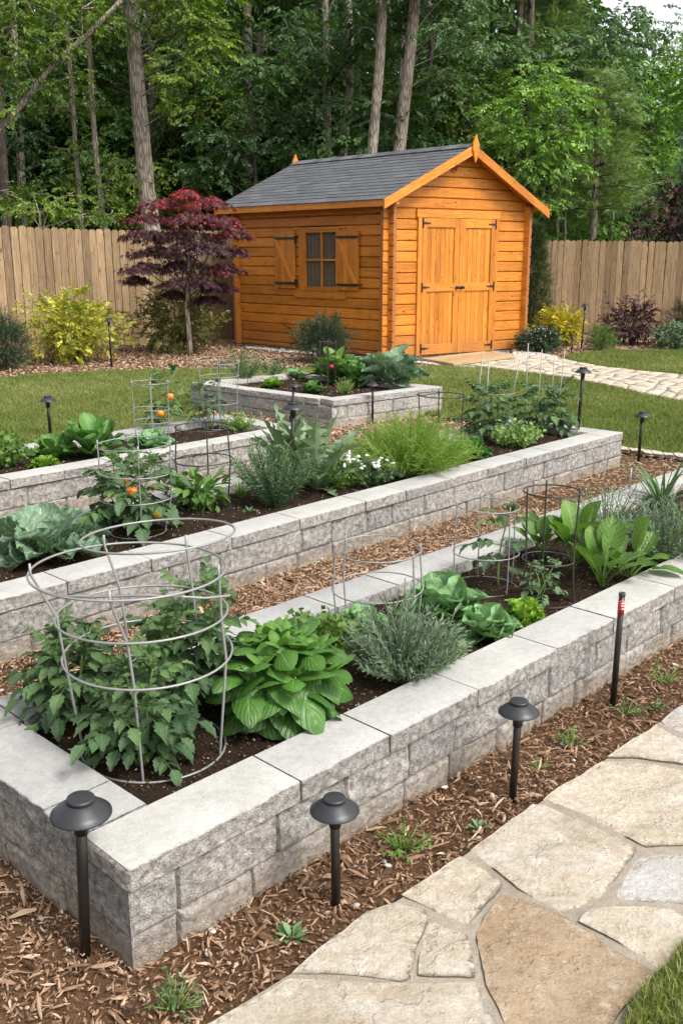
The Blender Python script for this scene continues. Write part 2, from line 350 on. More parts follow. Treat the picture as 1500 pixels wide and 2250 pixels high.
def frames(dirs, nrm=None, roll=0.0):
    d = np.asarray(dirs, float); d = d / (np.linalg.norm(d, axis=1)[:, None] + 1e-9)
    if nrm is None: nrm = np.repeat([[0, 0, 1.0]], len(d), 0)
    nn = nrm - d * np.sum(nrm * d, 1)[:, None]
    bad = np.linalg.norm(nn, axis=1) < 1e-3; nn[bad] = np.cross(d[bad], [1, .3, 0])
    nn /= np.linalg.norm(nn, axis=1)[:, None]
    x = np.cross(d, nn)
    if np.any(roll):
        c, s = np.cos(roll)[:, None], np.sin(roll)[:, None]; x, nn = x * c + nn * s, nn * c - x * s
    return np.stack([x, d, nn], -1)            # columns
class Fol:
    """gathers many leaf instances into one mesh"""
    def __init__(s): s.V = []; s.F = []; s.U = []; s.Rn = []; s.n = 0
    def put(s, tmpl, pos, fr, sc, rnd):
        V, F, uv = tmpl[:3]; k = len(V); n = len(pos)
        if n == 0: return
        sc = np.broadcast_to(np.asarray(sc, float), (n,)) if np.ndim(sc) < 2 else sc
        S = sc[:, None, None] if sc.ndim == 1 else sc[:, None, :]
        W = np.einsum('nij,nkj->nki', fr, V[None] * S) + np.asarray(pos)[:, None]
        s.V.append(W.reshape(-1, 3)); s.U.append(np.tile(uv, (n, 1)))
        base = np.asarray(rnd, float)
        if len(tmpl) > 3: rr = np.clip(base[:, None] + tmpl[3][None], 0, 1)
        else: rr = np.repeat(base[:, None], k, 1)
        s.Rn.append(rr.ravel())
        s.F.append((F[None] + (np.arange(n) * k)[:, None, None]).reshape(-1, F.shape[1]) + s.n); s.n += n * k
    def build(s, name, mat, parent, smooth=True, **k):
        if not s.V: return None
        G4 = {}
        for f in s.F: G4.setdefault(f.shape[1], []).append(f)
        return mk(name, np.concatenate(s.V), [np.concatenate(f) for f in G4.values()], mat, parent, uv=np.concatenate(s.U), rnd=np.concatenate(s.Rn), smooth=smooth, **k)
def sph(az, inc): return np.stack([np.cos(az) * np.sin(inc), np.sin(az) * np.sin(inc), np.cos(inc)], -1)
def merge_t(parts):
    """merge [(tmpl, pos, frame3x3, scale, drnd)] into one template"""
    V, F, U, Q, n = [], [], [], [], 0
    for t, p, fr, sc, dr in parts:
        v = (t[0] * sc) @ np.asarray(fr).T + np.asarray(p); V.append(v); F.append(t[1] + n); U.append(t[2]); Q.append(np.full(len(v), dr)); n += len(v)
    return np.concatenate(V), np.concatenate(F), np.concatenate(U), np.concatenate(Q)
LT_tom = [leaf_t(.70, 9, .14, .30, .75, .03, 3, .26, ph=p) for p in (0, 2)]
def compound(seed, pairs=3, leaf=LT_tom, ll=.38, ang=1.05, droop=.32):
    r = np.random.default_rng(seed); parts = []
    rach = leaf_t(.03, 5, 0, droop, .6, pet=.9, petw=.013, cols=1); parts.append((rach, (0, 0, 0), np.eye(3), 1.0, .1))
    for i in range(pairs):
        y = .3 + .5 * i / max(1, pairs - 1) * .9
        for sd in (-1, 1):
            a = sd * (ang + r.uniform(-.2, .2)); dz = -.25 + r.uniform(-.3, .15)
            d = np.array([[math.sin(a), math.cos(a), dz]]); fr = frames(d, roll=np.array([r.uniform(-.4, .4)]))[0]
            parts.append((leaf[r.integers(len(leaf))], (0, y - droop * .25 * y ** 3, -droop * y * y), fr, ll * r.uniform(.75, 1.1) * (.75 + .35 * math.sin(PI * (i + .6) / pairs)), r.uniform(-.08, .08)))
    d = np.array([[0, 1, -.5 - droop]]); parts.append((leaf[0], (0, .86, -droop * .8), frames(d)[0], ll * 1.2, 0))
    return merge_t(parts)
LT_basil = [leaf_t(.64, 14, -.20, c, .78, .012, 2, cols=3, ph=p, pet=.06, tip=.8, puck=.006) for p, c in ((0, .35), (1, .5), (2, .7))]
LT_chard = [leaf_t(.40, 18, .20, c, 1.3, .016, 2.5, cols=3, ph=p, pet=.40, petw=.022, tip=.56, puck=.008) for p, c in ((0, .12), (2, .28), (4, .5))]
LT_cab = [leaf_t(.80, 18, .40, c, 1.05, .045, 4.5, cols=4, ph=p, pet=.14, petw=.03, tip=.6, puck=.014) for p, c in ((0, .1), (2, .3), (4, .5))]
LT_let = [leaf_t(.75, 16, .35, c, 1.2, .075, 5, cols=4, ph=p, pet=.08, petw=.04, tip=.6, puck=.018) for p, c in ((0, .0), (2, .25), (4, .5))]
LT_frill = [leaf_t(.7, 18, .2, .2, 1.3, .13, 7, .10, cols=3, ph=p, petw=.04, tip=.6) for p in (0, 3)]
LT_zuc = [leaf_t(.8, 16, .35, .4, .9, .07, 3.5, .15, cols=4, ph=p, pet=.4, petw=.028, tip=.7, puck=.012) for p in (0, 2)]
LT_art = [leaf_t(.36, 17, .25, c, .8, .02, 3, .74, cols=2, ph=p, pet=.12, petw=.022) for p, c in ((0, .12), (2, .35))]
LT_nar = [leaf_t(.20, 16, .2, .15, .9, .02, 5, cols=3, pet=.1, petw=.02, puck=.008)]
LT_col = [leaf_t(.74, 24, .32, c, 1.0, .05, 6, .07, cols=4, ph=p, pet=.16, petw=.028, tip=.65, puck=.022) for p, c in ((0, .15), (2, .35), (4, .6))]
LT_small = [leaf_t(.5, 4, .15, .2, .9, cols=1)]
LT_tri = [leaf_t(.5, 2, .15, .12, .9, cols=1)]
LT_needle = [leaf_t(.16, 3, .1, .15, .9, cols=1)]
LT_blade = [leaf_t(.05, 8, .2, c, .55, cols=1) for c in (.1, .4, .8)]
def sprig(leaf, k=7, ll=.35, ang=.9, sp=.15, seed=0, ygrow=.9):
    r = np.random.default_rng(seed); parts = [(leaf_t(.02, 2, 0, .05, .6, pet=.9, petw=.012, cols=1), (0, 0, 0), np.eye(3), 1.0, -.1)]
    for i in range(k):
        y = ygrow * (i + .7) / k; a = i * 2.4; q = ang * r.uniform(.7, 1.2)
        d = np.array([[math.cos(a) * math.sin(q), math.cos(q), math.sin(a) * math.sin(q)]])
        parts.append((leaf[r.integers(len(leaf))], (0, y, 0), frames(d, np.array([[0, 0, 1.0]]))[0], ll * r.uniform(.7, 1.15), r.uniform(-.12, .12)))
    return merge_t(parts)
def flat_spray(leaf, k=9, ll=.3, seed=0, droop=.25, jit=.35):
    r = np.random.default_rng(seed); parts = []
    for i in range(k):
        y = (i + .5) / k; sd = 1 if i % 2 else -1; a = sd * r.uniform(.5, 1.2)
        d = np.array([[math.sin(a), math.cos(a), -.25 + r.uniform(-jit, jit)]])
        parts.append((leaf[r.integers(len(leaf))], (0, y, -droop * y * y + r.uniform(-.04, .04)), frames(d, roll=np.array([r.uniform(-.6, .6)]))[0], ll * r.uniform(.7, 1.2), r.uniform(-.15, .15)))
    return merge_t(parts)
def cross_needles(k=14, seed=0, ln=.5):
    r = np.random.default_rng(seed); parts = []
    t = leaf_t(.10, 1, 0, 0, .9, cols=1)
    t = (np.array([[-.03, 0, 0], [.03, 0, 0], [0, 1.0, 0]]), np.array([[0, 1, 2]]), np.array([[0, 0], [1, 0], [.5, 1.0]]))
    for i in range(k):
        y = .9 * i / k; a = r.uniform(0, 2 * PI); q = r.uniform(.4, .95)
        d = np.array([[math.cos(a) * math.sin(q), math.cos(q), math.sin(a) * math.sin(q)]])
        parts.append((t, (0, y, 0), frames(d)[0], ln * r.uniform(.7, 1.1), r.uniform(-.1, .1)))
    return merge_t(parts)
# ------------------------------------------------------------------ plants. every builder fills local coordinates (origin at the base)
def L(name, F, mat, root): return F.build(name, mat, root, world=False)
def stems_obj(name, paths, rads, mat, root, n=6):
    b = MB()
    for p, r in zip(paths, rads): v, f, u = tube(p, r, n); b.add(v, f, u, .5)
    return b.build(name, mat, root, True, world=False)
def curve(a, b, sag=0.0, k=6, out=None):
    a, b = np.asarray(a, float), np.asarray(b, float); t = np.linspace(0, 1, k)[:, None]
    P = a + (b - a) * t
    P[:, 2] += sag * np.sin(PI * t[:, 0])
    return P
def tomato(root, w, h, mat, ls=.14, ns=4, npl=9, seed=1, top=True):
    r = np.random.default_rng(seed); F = Fol(); C = [compound(seed + k, 3) for k in range(3)]; paths = []; rads = []
    for s in range(ns):
        az = s * 2 * PI / ns + r.uniform(-.5, .5); rr = w * .40 * r.uniform(.3, 1.0); hh = h * r.uniform(.72, .98) if s else h * .97
        tip = np.array([math.cos(az) * rr, math.sin(az) * rr, hh]); p = curve((r.uniform(-.012, .012), r.uniform(-.012, .012), 0), tip, 0, 9)
        p[:, :2] += np.sin(np.linspace(0, PI, 9))[:, None] * r.uniform(-.02, .02, 2); paths.append(p); rads.append(np.linspace(.0048, .0022, 9) * (.7 + h))
        t = np.linspace(.30 if top else .18, 1.0, npl) + r.uniform(-.03, .03, npl); t = np.clip(t, 0, 1)
        idx = t * 8; i0 = np.floor(np.minimum(idx, 7.99)).astype(int); q = p[i0] + (p[i0 + 1] - p[i0]) * (idx - i0)[:, None]
        a = az + np.arange(npl) * 2.4 + r.uniform(-.4, .4, npl); inc = np.interp(t, [0, .35, .8, 1], [1.6, 1.45, 1.1, .5]) + r.uniform(-.2, .2, npl)
        sc = ls * np.interp(t, [0, .5, 1], [.9, 1.1, .6]) * r.uniform(.85, 1.15, npl)
        for k in range(3):
            m = (np.arange(npl) % 3) == k
            F.put(C[k], q[m], frames(sph(a[m], inc[m])), sc[m], np.clip(.35 + .4 * t[m] + r.uniform(-.25, .25, m.sum()), 0, 1))
        if top:
            k = 6; a = r.uniform(0, 6.28, k); F.put(sprig(LT_tom, 6, .5, .9, seed=seed), np.repeat(tip[None], k, 0) - [0, 0, .01], frames(sph(a, r.uniform(.2, 1.0, k))), ls * .35, r.uniform(.8, 1.0, k))
    L('foliage', F, mat, root); stems_obj('stem', paths, rads, M['stem'], root)
def basil(root, w, h, mat, ls, seed=2, ns=15):
    r = np.random.default_rng(seed); F = Fol(); paths = []; rads = []
    for s in range(ns):
        az = s * 2.4; rr = w * .36 * math.sqrt((s + .3) / ns); hh = h * (1.0 - .42 * (s / ns)) * r.uniform(.92, 1.03)
        tip = np.array([math.cos(az) * rr, math.sin(az) * rr, hh * .9]); p = curve((math.cos(az) * .02, math.sin(az) * .02, 0), tip, 0, 7); paths.append(p); rads.append(np.linspace(.0045, .0028, 7))
        for lv, (t, inc, sc) in enumerate(((1.0, .5, .42), (.95, 1.05, .8), (.74, 1.5, 1.0), (.45, 1.85, 1.05))):
            k = 4 if lv < 2 else 3; a = az * .5 + lv * .8 + np.arange(k) * 2 * PI / k + r.uniform(-.3, .3, k)
            q = np.repeat((p[0] + (p[-1] - p[0]) * t)[None], k, 0)
            if lv >= 2: a = az + np.linspace(-1.2, 1.2, k) + r.uniform(-.2, .2, k)
            F.put(LT_basil[lv % 3], q, frames(sph(a, inc + r.uniform(-.3, .3, k)), roll=r.uniform(-.6, .6, k)), ls * sc * r.uniform(.85, 1.1, k), np.clip((.85 if lv == 0 else .55 - .12 * lv) + r.uniform(-.15, .15, k), 0, 1))
    L('foliage', F, mat, root); stems_obj('stem', paths, rads, M['stempale'], root)
def rosette(root, w, h, mat, tm, n=16, inc=(.15, 1.2), seed=3, ls=None, base=.02, rr=(.3, .9), part='foliage', roll=.3):
    r = np.random.default_rng(seed); F = Fol(); t = (np.arange(n) + .5) / n
    az = np.arange(n) * 2.39996 + r.uniform(-.3, .3, n); ic = inc[0] + (inc[1] - inc[0]) * t ** .8 + r.uniform(-.12, .12, n)
    ext = np.hypot(w * .5 * np.sin(ic), h * np.cos(ic)); sc = ext * r.uniform(.85, 1.08, n) if ls is None else ls * r.uniform(.8, 1.15, n) * np.interp(t, [0, .4, 1], [.7, 1, 1])
    pos = np.stack([np.cos(az) * base * t, np.sin(az) * base * t, 0 * t + .0], 1)
    for k in range(len(tm)):
        m = np.arange(n) % len(tm) == k
        F.put(tm[k], pos[m], frames(sph(az[m], ic[m]), roll=r.uniform(-roll, roll, m.sum())), sc[m], np.clip(rr[1] + (rr[0] - rr[1]) * t[m] + r.uniform(-.15, .15, m.sum()), 0, 1))
    return L(part, F, mat, root)
def spiky(root, w, h, mat, leaf, ns=60, seed=4, k=10, ll=.12, lean=.9, flower=None, fmat=None, stemmat=None, wig=.03, ang=.8):
    """herb made of many thin leafy stems"""
    r = np.random.default_rng(seed); F = Fol(); paths = []; rads = []; tips = []
    S = [sprig(leaf, k, ll, ang, seed=seed + i) for i in range(3)]
    az = r.uniform(0, 2 * PI, ns); u = np.sqrt(r.random(ns)); inc = u * lean
    ln = np.hypot(w * .5 * np.sin(inc) / max(.2, math.sin(lean)), h * np.cos(inc)) * r.uniform(.78, 1.05, ns)
    d = sph(az, inc); base = np.stack([np.cos(az) * u * w * .12, np.sin(az) * u * w * .12, 0 * u], 1)
    bend = sph(az, np.minimum(inc + .0, 1.4))
    fr = frames(bend, np.repeat([[0, 0, 1.0]], ns, 0), r.uniform(-3, 3, ns))
    for q in range(3):
        m = np.arange(ns) % 3 == q
        F.put(S[q], base[m] + d[m] * (ln[m] * .35)[:, None], fr[m], ln[m] * .68, np.clip(.45 + r.uniform(-.35, .35, m.sum()), 0, 1))
        m2 = m & (r.random(ns) < .6)
        F.put(S[q], base[m2] + d[m2] * (ln[m2] * .02)[:, None], fr[m2], ln[m2] * .5, np.clip(.2 + r.uniform(-.2, .2, m2.sum()), 0, 1))
    L('foliage', F, mat, root)
    step = max(1, ns // 22)
    for i in range(0, ns, step): paths.append(np.stack([base[i] + d[i] * ln[i] * t for t in (0, .4, .9)])); rads.append(np.array([.0022, .0016, .0008]) * (1 + h))
    if flower is not None:
        B = MB(); nf = flower
        for i in r.choice(ns, nf, replace=False):
            p0 = base[i] + d[i] * ln[i] * .9; p1 = p0 + (d[i] + [0, 0, .5]) * h * .16; paths.append(np.stack([p0, (p0 + p1) / 2, p1])); rads.append(np.array([.0012] * 3))
            v, f = lathe([(0, -.004), (.0022, 0), (.0026, .006), (.0018, .012), (0, .015)], 6, p1); B.add(v, f, None, r.random())
        B.build('flower', fmat, root, True, world=False, kind='stuff')
    stems_obj('stem', paths, rads, stemmat or M['stem'], root, 4)
def bushy(root, w, h, mat, leaf, n=500, ls=.06, seed=5, prof=None, lump=.28, stemmat=None, nst=9, up=.3, spr=None, fill=2.2, base=.08, depth=None):
    """shrub: leaves spread through the crown's volume, with woody stems"""
    r = np.random.default_rng(seed); F = Fol(); m = n
    d = r.normal(size=(m, 3)); d /= np.linalg.norm(d, axis=1)[:, None]
    rad = r.random(m) ** (1 / fill) * (1 + lump * vnoise(d * 1.0 + seed, 2.3) + lump * .6 * vnoise(d + seed, 5))
    P = d * rad[:, None] * [w / 2, (depth or w) / 2, h / 2]; P[:, 2] += h / 2
    if prof is not None:
        t = r.random(m) ** .9; a = r.uniform(0, 2 * PI, m); q = prof(t) * (1 + lump * vnoise(np.stack([np.cos(a), np.sin(a), t * 6], 1), 1.6)) * r.random(m) ** (1 / fill)
        P = np.stack([np.cos(a) * q * w / 2, np.sin(a) * q * w / 2, t * h], 1); d = np.stack([np.cos(a), np.sin(a), 0 * a + .3], 1)
    P[:, 2] = np.maximum(P[:, 2], .02) + base * h * 0
    dd = d + r.normal(size=(m, 3)) * .55 + [0, 0, up]
    tm = leaf
    for k in range(len(tm)):
        q = np.arange(m) % len(tm) == k
        F.put(tm[k], P[q], frames(dd[q], roll=r.uniform(-.8, .8, q.sum())), ls * r.uniform(.65, 1.25, q.sum()), np.clip(.5 + .35 * vnoise(P[q], 5.0 / max(w, .3) * 1.2, seed) + r.uniform(-.25, .25, q.sum()), 0, 1))
    L('foliage', F, mat, root)
    paths, rads = [], []
    for i in range(nst):
        a = i * 2.4; e = np.array([math.cos(a) * w * .3 * r.uniform(.3, 1), math.sin(a) * w * .3 * r.uniform(.3, 1), h * r.uniform(.5, .85)])
        paths.append(curve((math.cos(a) * .02, math.sin(a) * .02, 0), e, .02, 6)); rads.append(np.linspace(.012, .003, 6) * min(1.5, h + .3))
    stems_obj('branches', paths, rads, stemmat or M['twig'], root, 5)
def blobs(root, P, r_, mat, name, n=10):
    """each fruit its own part"""
    for p, q in zip(P, r_):
        v, f = lathe([(0, -.9), (.5, -.82), (.85, -.5), (1, 0), (.92, .45), (.65, .78), (.3, .86), (.05, .78)], 14)
        o = mk(name, v * q, f, mat, root, world=False, uv=np.zeros((len(v), 2)), rnd=np.full(len(v), .5)); o.location = tuple(float(x) for x in p)
        cal = Fol(); k = 5; a = np.arange(k) * 2 * PI / k; cal.put(LT_needle[0], np.repeat([[0, 0, q * .8]], k, 0), frames(sph(a, np.full(k, 1.3))), q * .9, np.full(k, .6))
        st, sf, su = tube(np.array([[0, 0, q * .75], [0, 0, q * 1.1], [.004, 0, q * 1.5]]), .0016, 5)
        c = cal.build('calyx', MT['tomato'], root, world=False); c.parent = o
LM = dict(
 tomato=leafmat('tomato_leaf', (.020, .050, .020), (.068, .130, .052), .5, .35, .2, c3=(.13, .22, .07)),
 basil=leafmat('basil_leaf', (.030, .095, .014), (.09, .22, .035), .42, .3, .25, bump=.004, c3=(.17, .34, .06), spec=.5),
 lavender=leafmat('lavender_leaf', (0.095, 0.146, 0.084), (0.224, 0.302, 0.190), .7, 0, .1),
 parsley=leafmat('parsley_leaf', (.07, .16, .03), (.20, .33, .07), .55, 0, .25),
 cabbage=leafmat('cabbage_leaf', (0.067, 0.178, 0.067), (0.236, 0.428, 0.192), .5, .5, .2, (0.562, 0.660, 0.384), .004),
 collard=leafmat('collard_leaf', (0.062, 0.138, 0.069), (0.188, 0.294, 0.188), .55, .65, .12, (0.525, 0.620, 0.413), .006),
 lettuce=leafmat('frilly_lettuce_leaf', (.10, .24, .02), (.28, .46, .06), .45, 0, .3),
 chard=leafmat('chard_leaf', (0.049, 0.136, 0.030), (0.146, 0.272, 0.053), .42, .6, .28, (0.350, 0.446, 0.175), .004),
 darkgreen=leafmat('dark_green_leaf', (0.031, 0.100, 0.025), (0.100, 0.225, 0.050), .42, .4, .2, bump=.004),
 herb=leafmat('herb_leaf', (.05, .10, .045), (.14, .22, .10), .6, 0, .15),
 fennel=leafmat('fennel_leaf', (.13, .25, .035), (.30, .42, .09), .55, 0, .3),
 artichoke=leafmat('artichoke_leaf', (.07, .15, .06), (.20, .29, .16), .6, .5, .15, (.42, .50, .32)),
 iris=leafmat('strap_leaf', (.06, .13, .06), (.15, .25, .11), .5, 0, .2),
 pepper=leafmat('pepper_leaf', (.04, .11, .02), (.14, .27, .05), .4, .3, .25),
 pale=leafmat('pale_green_leaf', (.14, .26, .06), (.32, .46, .15), .5, .2, .25),
 yellow=leafmat('yellow_green_leaf', (0.103, 0.149, 0.017), (0.380, 0.380, 0.040), .5, 0, .25, c3=(0.660, 0.598, 0.069)),
 yellowb=leafmat('golden_leaf', (.12, .14, .01), (.48, .40, .02), .5, 0, .25, c3=(.72, .56, .05)),
 varie=leafmat('variegated_leaf', (.035, .055, .014), (.16, .17, .04), .5, 0, .2, c3=(.34, .33, .11)),
 yew=leafmat('yew_leaf', (.018, .042, .020), (.055, .095, .045), .55, 0, .08),
 arbor=leafmat('arborvitae_leaf', (.020, .045, .012), (.06, .10, .022), .6, 0, .08),
 green=leafmat('fresh_green_leaf', (.03, .09, .01), (.12, .25, .03), .5, 0, .2),
 purple=leafmat('purple_leaf', (.025, .008, .012), (.10, .035, .04), .5, 0, .15),
 maple=leafmat('japanese_maple_leaf', (.030, .012, .018), (.10, .026, .034), .5, 0, .25, c3=(.42, .035, .030)),
 redtree=leafmat('red_tree_leaf', (.030, .010, .012), (.085, .025, .028), .5, 0, .15),
 spruce=leafmat('blue_spruce_needle', (.05, .085, .085), (.13, .19, .19), .6, 0, .05),
 pine=leafmat('pine_needle', (0.091, 0.171, 0.041), (0.315, 0.420, 0.118), .6, 0, .1),
 oak=leafmat('oak_leaf', (.050, .095, .014), (.125, .20, .030), .5, 0, .35, c3=(.22, .31, .05)),
 cool=leafmat('cool_green_leaf', (.042, .095, .036), (.10, .18, .07), .5, 0, .3, c3=(.17, .27, .12)),
 deep=leafmat('deep_green_leaf', (0.029, 0.073, 0.021), (0.091, 0.172, 0.044), .5, 0, .3),
 bright=leafmat('bright_green_leaf', (0.081, 0.175, 0.032), (0.202, 0.363, 0.067), .5, 0, .35, c3=(0.296, 0.484, 0.108)),
 olive=leafmat('olive_green_leaf', (.065, .11, .018), (.15, .22, .035), .5, 0, .35, c3=(.23, .31, .06)),
)
MT = LM
M['tomfruit'] = plain('orange_tomato', (.80, .22, .015), .25, 0, .12, 30); M['yelfruit'] = plain('yellow_tomato', (.78, .42, .02), .25, 0, .12, 30); M['redfruit'] = plain('red_tomato', (.42, .012, .012), .25, 0, .12, 30)
M['petal'] = plain('white_petal', (.78, .76, .72), .6, 0, .05); M['lilac'] = plain('lilac_petal', (.30, .25, .33), .6, 0, .2)
# ------------------------------------------------------------------ site plan
def xy(px, py, z=0.0): return G(px, py, z)[:2]
def unit(deg): a = math.radians(deg); return np.array([math.cos(a), math.sin(a)])
BH = .27
A1 = np.array([-.48, 1.86]); U1, N1 = unit(45.6), unit(136.5)
BED1 = [A1, A1 + 6 * U1, A1 + 6 * U1 + 1.02 * N1, A1 + 1.02 * N1]
F2 = np.array([2.19, 7.37]); U2 = unit(46.6); N2 = unit(139)
BED2 = [F2 - 6.6 * U2, F2, F2 + 1.03 * N2, F2 - 6.6 * U2 + 1.03 * N2]
F3 = np.array([-.31, 7.57]); U3 = unit(46.8); N3 = unit(136)
BED3 = [F3 - 4.2 * U3, F3, F3 + .98 * N3, F3 - 4.2 * U3 + .98 * N3]
F4 = np.array([-.09, 9.07]); R4 = np.array([1.06, 10.05]); L4 = np.array([-1.64, 10.42])
BED4 = [F4, R4, R4 + L4 - F4, L4]
def inpoly(P, poly):
    P = np.asarray(P); poly = np.asarray(poly); x, y = P[:, 0], P[:, 1]; c = np.zeros(len(P), bool)
    for i in range(len(poly)):
        (x1, y1), (x2, y2) = poly[i], poly[i - 1]
        if y1 == y2: continue
        c ^= ((y1 > y) != (y2 > y)) & (x < (x2 - x1) * (y - y1) / (y2 - y1) + x1)
    return c
def inset(poly, d):
    poly = [np.asarray(p) for p in poly]; n = len(poly); out = []
    for i in range(n):
        a, b, c = poly[i - 1], poly[i], poly[(i + 1) % n]
        u = (b - a) / np.linalg.norm(b - a); v = (c - b) / np.linalg.norm(c - b)
        nu, nv = np.array([-u[1], u[0]]), np.array([-v[1], v[0]])
        m = nu + nv; m /= m @ nu; out.append(b + m * d)
    return out
def project(P):
    P = np.asarray(P, float); y = P[:, 1]; z = P[:, 2] - CH if P.shape[1] > 2 else -CH
    fw = y * CP - z * SP; up = y * SP + z * CP
    return 750 + FPX * P[:, 0] / fw, 1125 - FPX * up / fw
def sheet(poly, z, name, mat, step=.05, amp=.0, kind='structure', f=3.0, label=None):
    poly = np.asarray(poly); B = []
    n = len(poly)
    for i in range(n):
        a, b = poly[i], poly[(i + 1) % n]; k = max(1, int(np.linalg.norm(b - a) / max(step, .03)))
        for t in range(k): B.append(a + (b - a) * t / k)
    B = np.array(B); mn, mx = B.min(0), B.max(0)
    gx, gy = np.meshgrid(np.arange(mn[0], mx[0], step), np.arange(mn[1], mx[1], step)); I = np.stack([gx.ravel(), gy.ravel()], 1)
    I = I + R.uniform(-.2, .2, I.shape) * step; I = I[inpoly(I, B)]
    P = np.concatenate([B, I]); e = [(i, (i + 1) % len(B)) for i in range(len(B))]
    r = delaunay_2d_cdt([Vector(p) for p in P], e, [], 1, 1e-5)
    V = np.array([(v.x, v.y) for v in r[0]]); F = np.array([f_ for f_ in r[2] if len(f_) == 3])
    Z = z + amp * fbm(np.c_[V, 0 * V[:, 0]], f, 3)
    o = mk(name, np.c_[V, Z], F, mat, kind=kind); return o
# ground: reaches the horizon and rises gently behind the garden
gx = np.array([-600, -200, -60, -30, -12, -6, 0, 6, 12, 30, 60, 200, 600.0]); gy = np.array([-300, -60, -12, 0, 8, 14, 20, 24, 30, 36, 44, 60, 200, 900.0])
X, Y = np.meshgrid(gx, gy); Z = -.03 + np.interp(Y, [22, 45, 60, 900], [0, 1.0, 1.2, 1.2])
nX = len(gx); i, j = np.meshgrid(np.arange(len(gy) - 1), np.arange(nX - 1), indexing='ij')
mk('ground', np.stack([X, Y, Z], -1).reshape(-1, 3), np.stack([i * nX + j, i * nX + j + 1, (i + 1) * nX + j + 1, (i + 1) * nX + j], -1).reshape(-1, 4), M['floor'], kind='structure')
nx, ny = 260, 420
X, Y = np.meshgrid(np.linspace(-7.5, 9.0, nx), np.linspace(.6, 21.5, ny)); P = np.stack([X, Y, 0 * X], -1).reshape(-1, 3)
P[:, 2] = .0 + .008 * fbm(P, 2.5, 3) - .004
i, j = np.meshgrid(np.arange(ny - 1), np.arange(nx - 1), indexing='ij')
mk('mulch', P, np.stack([i * nx + j, i * nx + j + 1, (i + 1) * nx + j + 1, (i + 1) * nx + j], -1).reshape(-1, 4), M['mulch'], kind='structure')
# lawns
pathT = [(1233, 791), (1320, 810), (1410, 819), (1500, 828), (1750, 850)]; pathB = [(1750, 965), (1500, 886), (1420, 872), (1320, 848), (1232, 832), (1140, 820), (1036, 806)]
LAWN = [xy(*p) for p in [(-150, 842), (0, 834), (120, 824), (240, 818), (432, 815), (600, 813), (800, 811), (912, 808), (1036, 808)] + pathB[::-1][1:] + [(1750, 1050), (1500, 1010), (1362, 990), (1240, 975), (1150, 962), (1060, 935), (985, 922), (900, 905), (560, 905), (430, 899)]] + [BED3[2] - .12 * U3, BED3[2] - .35 * N3, BED3[3] - .35 * N3 + U3, xy(-150, 1030)]
LAWN2 = [xy(*p) for p in [(1233, 789), (1278, 777), (1350, 773), (1500, 773), (1750, 776)] + pathT[::-1][:-1]]
LAWN3 = [xy(*p) for p in [(1512, 2080), (1485, 2110), (1468, 2140), (1425, 2180), (1385, 2230), (1360, 2290), (1900, 2300), (1900, 2020)]]
PATIO = [xy(*p) for p in [(380, 2290), (440, 2250), (620, 2140), (750, 2045), (880, 1965), (1030, 1862), (1190, 1752), (1330, 1660), (1500, 1545), (1750, 1380)]] + [np.array([3.2, 3.2]), np.array([3.0, .6]), np.array([-.3, .6])]
for pl in (LAWN, LAWN2):
    q = sheet(pl, .016, 'lawn', M['lawn'], .25, .004)
sheet(LAWN3, .036, 'lawn', M['lawn'], .05, .004)
def grass(poly, dens, h, w, z, name, rng=R, edge=0):
    poly = np.asarray(poly); mn, mx = poly.min(0), poly.max(0); n = int(dens * np.prod(mx - mn))
    P = rng.uniform(mn, mx, (n, 2)); P = P[inpoly(P, poly)]
    px, py = project(np.c_[P, 0 * P[:, 0]]); P = P[(px > -60) & (px < 1560) & (py < 2330)]
    n = len(P); az = rng.uniform(0, 2 * PI, n); hh = h * rng.uniform(.5, 1.2, n) * (1 + .35 * fbm(np.c_[P, 0 * P[:, 0]], 1.3, 2)); ln = hh * rng.uniform(.2, .9, n); la = rng.uniform(0, 2 * PI, n)
    b = np.c_[P, np.full(n, z)]; sx = np.stack([np.cos(az), np.sin(az), 0 * az], 1) * (w * rng.uniform(.6, 1.2, n) / 2)[:, None]
    lean = np.stack([np.cos(la) * ln, np.sin(la) * ln, hh], 1)
    mid = b + lean * [.35, .35, .6]
    V = np.stack([b - sx, b + sx, mid + sx * .7, mid - sx * .7, b + lean], 1).reshape(-1, 3); k = np.arange(n)[:, None] * 5
    rn = np.clip(.40 + .32 * fbm(np.c_[P, 0 * P[:, 0]], .9, 3, 4) + .2 * fbm(np.c_[P, 0 * P[:, 0]], 6, 2, 9) + rng.uniform(-.25, .3, n), 0, 1)
    mk(name, V, [k + [0, 1, 2, 3], k + [3, 2, 4]], M['grass'], uv=np.tile([[0, 0], [1, 0], [.7, .5], [.3, .5], [.5, 1]], (n, 1)), rnd=np.repeat(rn, 5), kind='stuff', smooth=False)
grass(LAWN, 5200, .045, .0065, .012, 'grass'); grass(LAWN2, 3000, .05, .008, .012, 'grass'); grass(LAWN3, 30000, .034, .003, .03, 'grass')
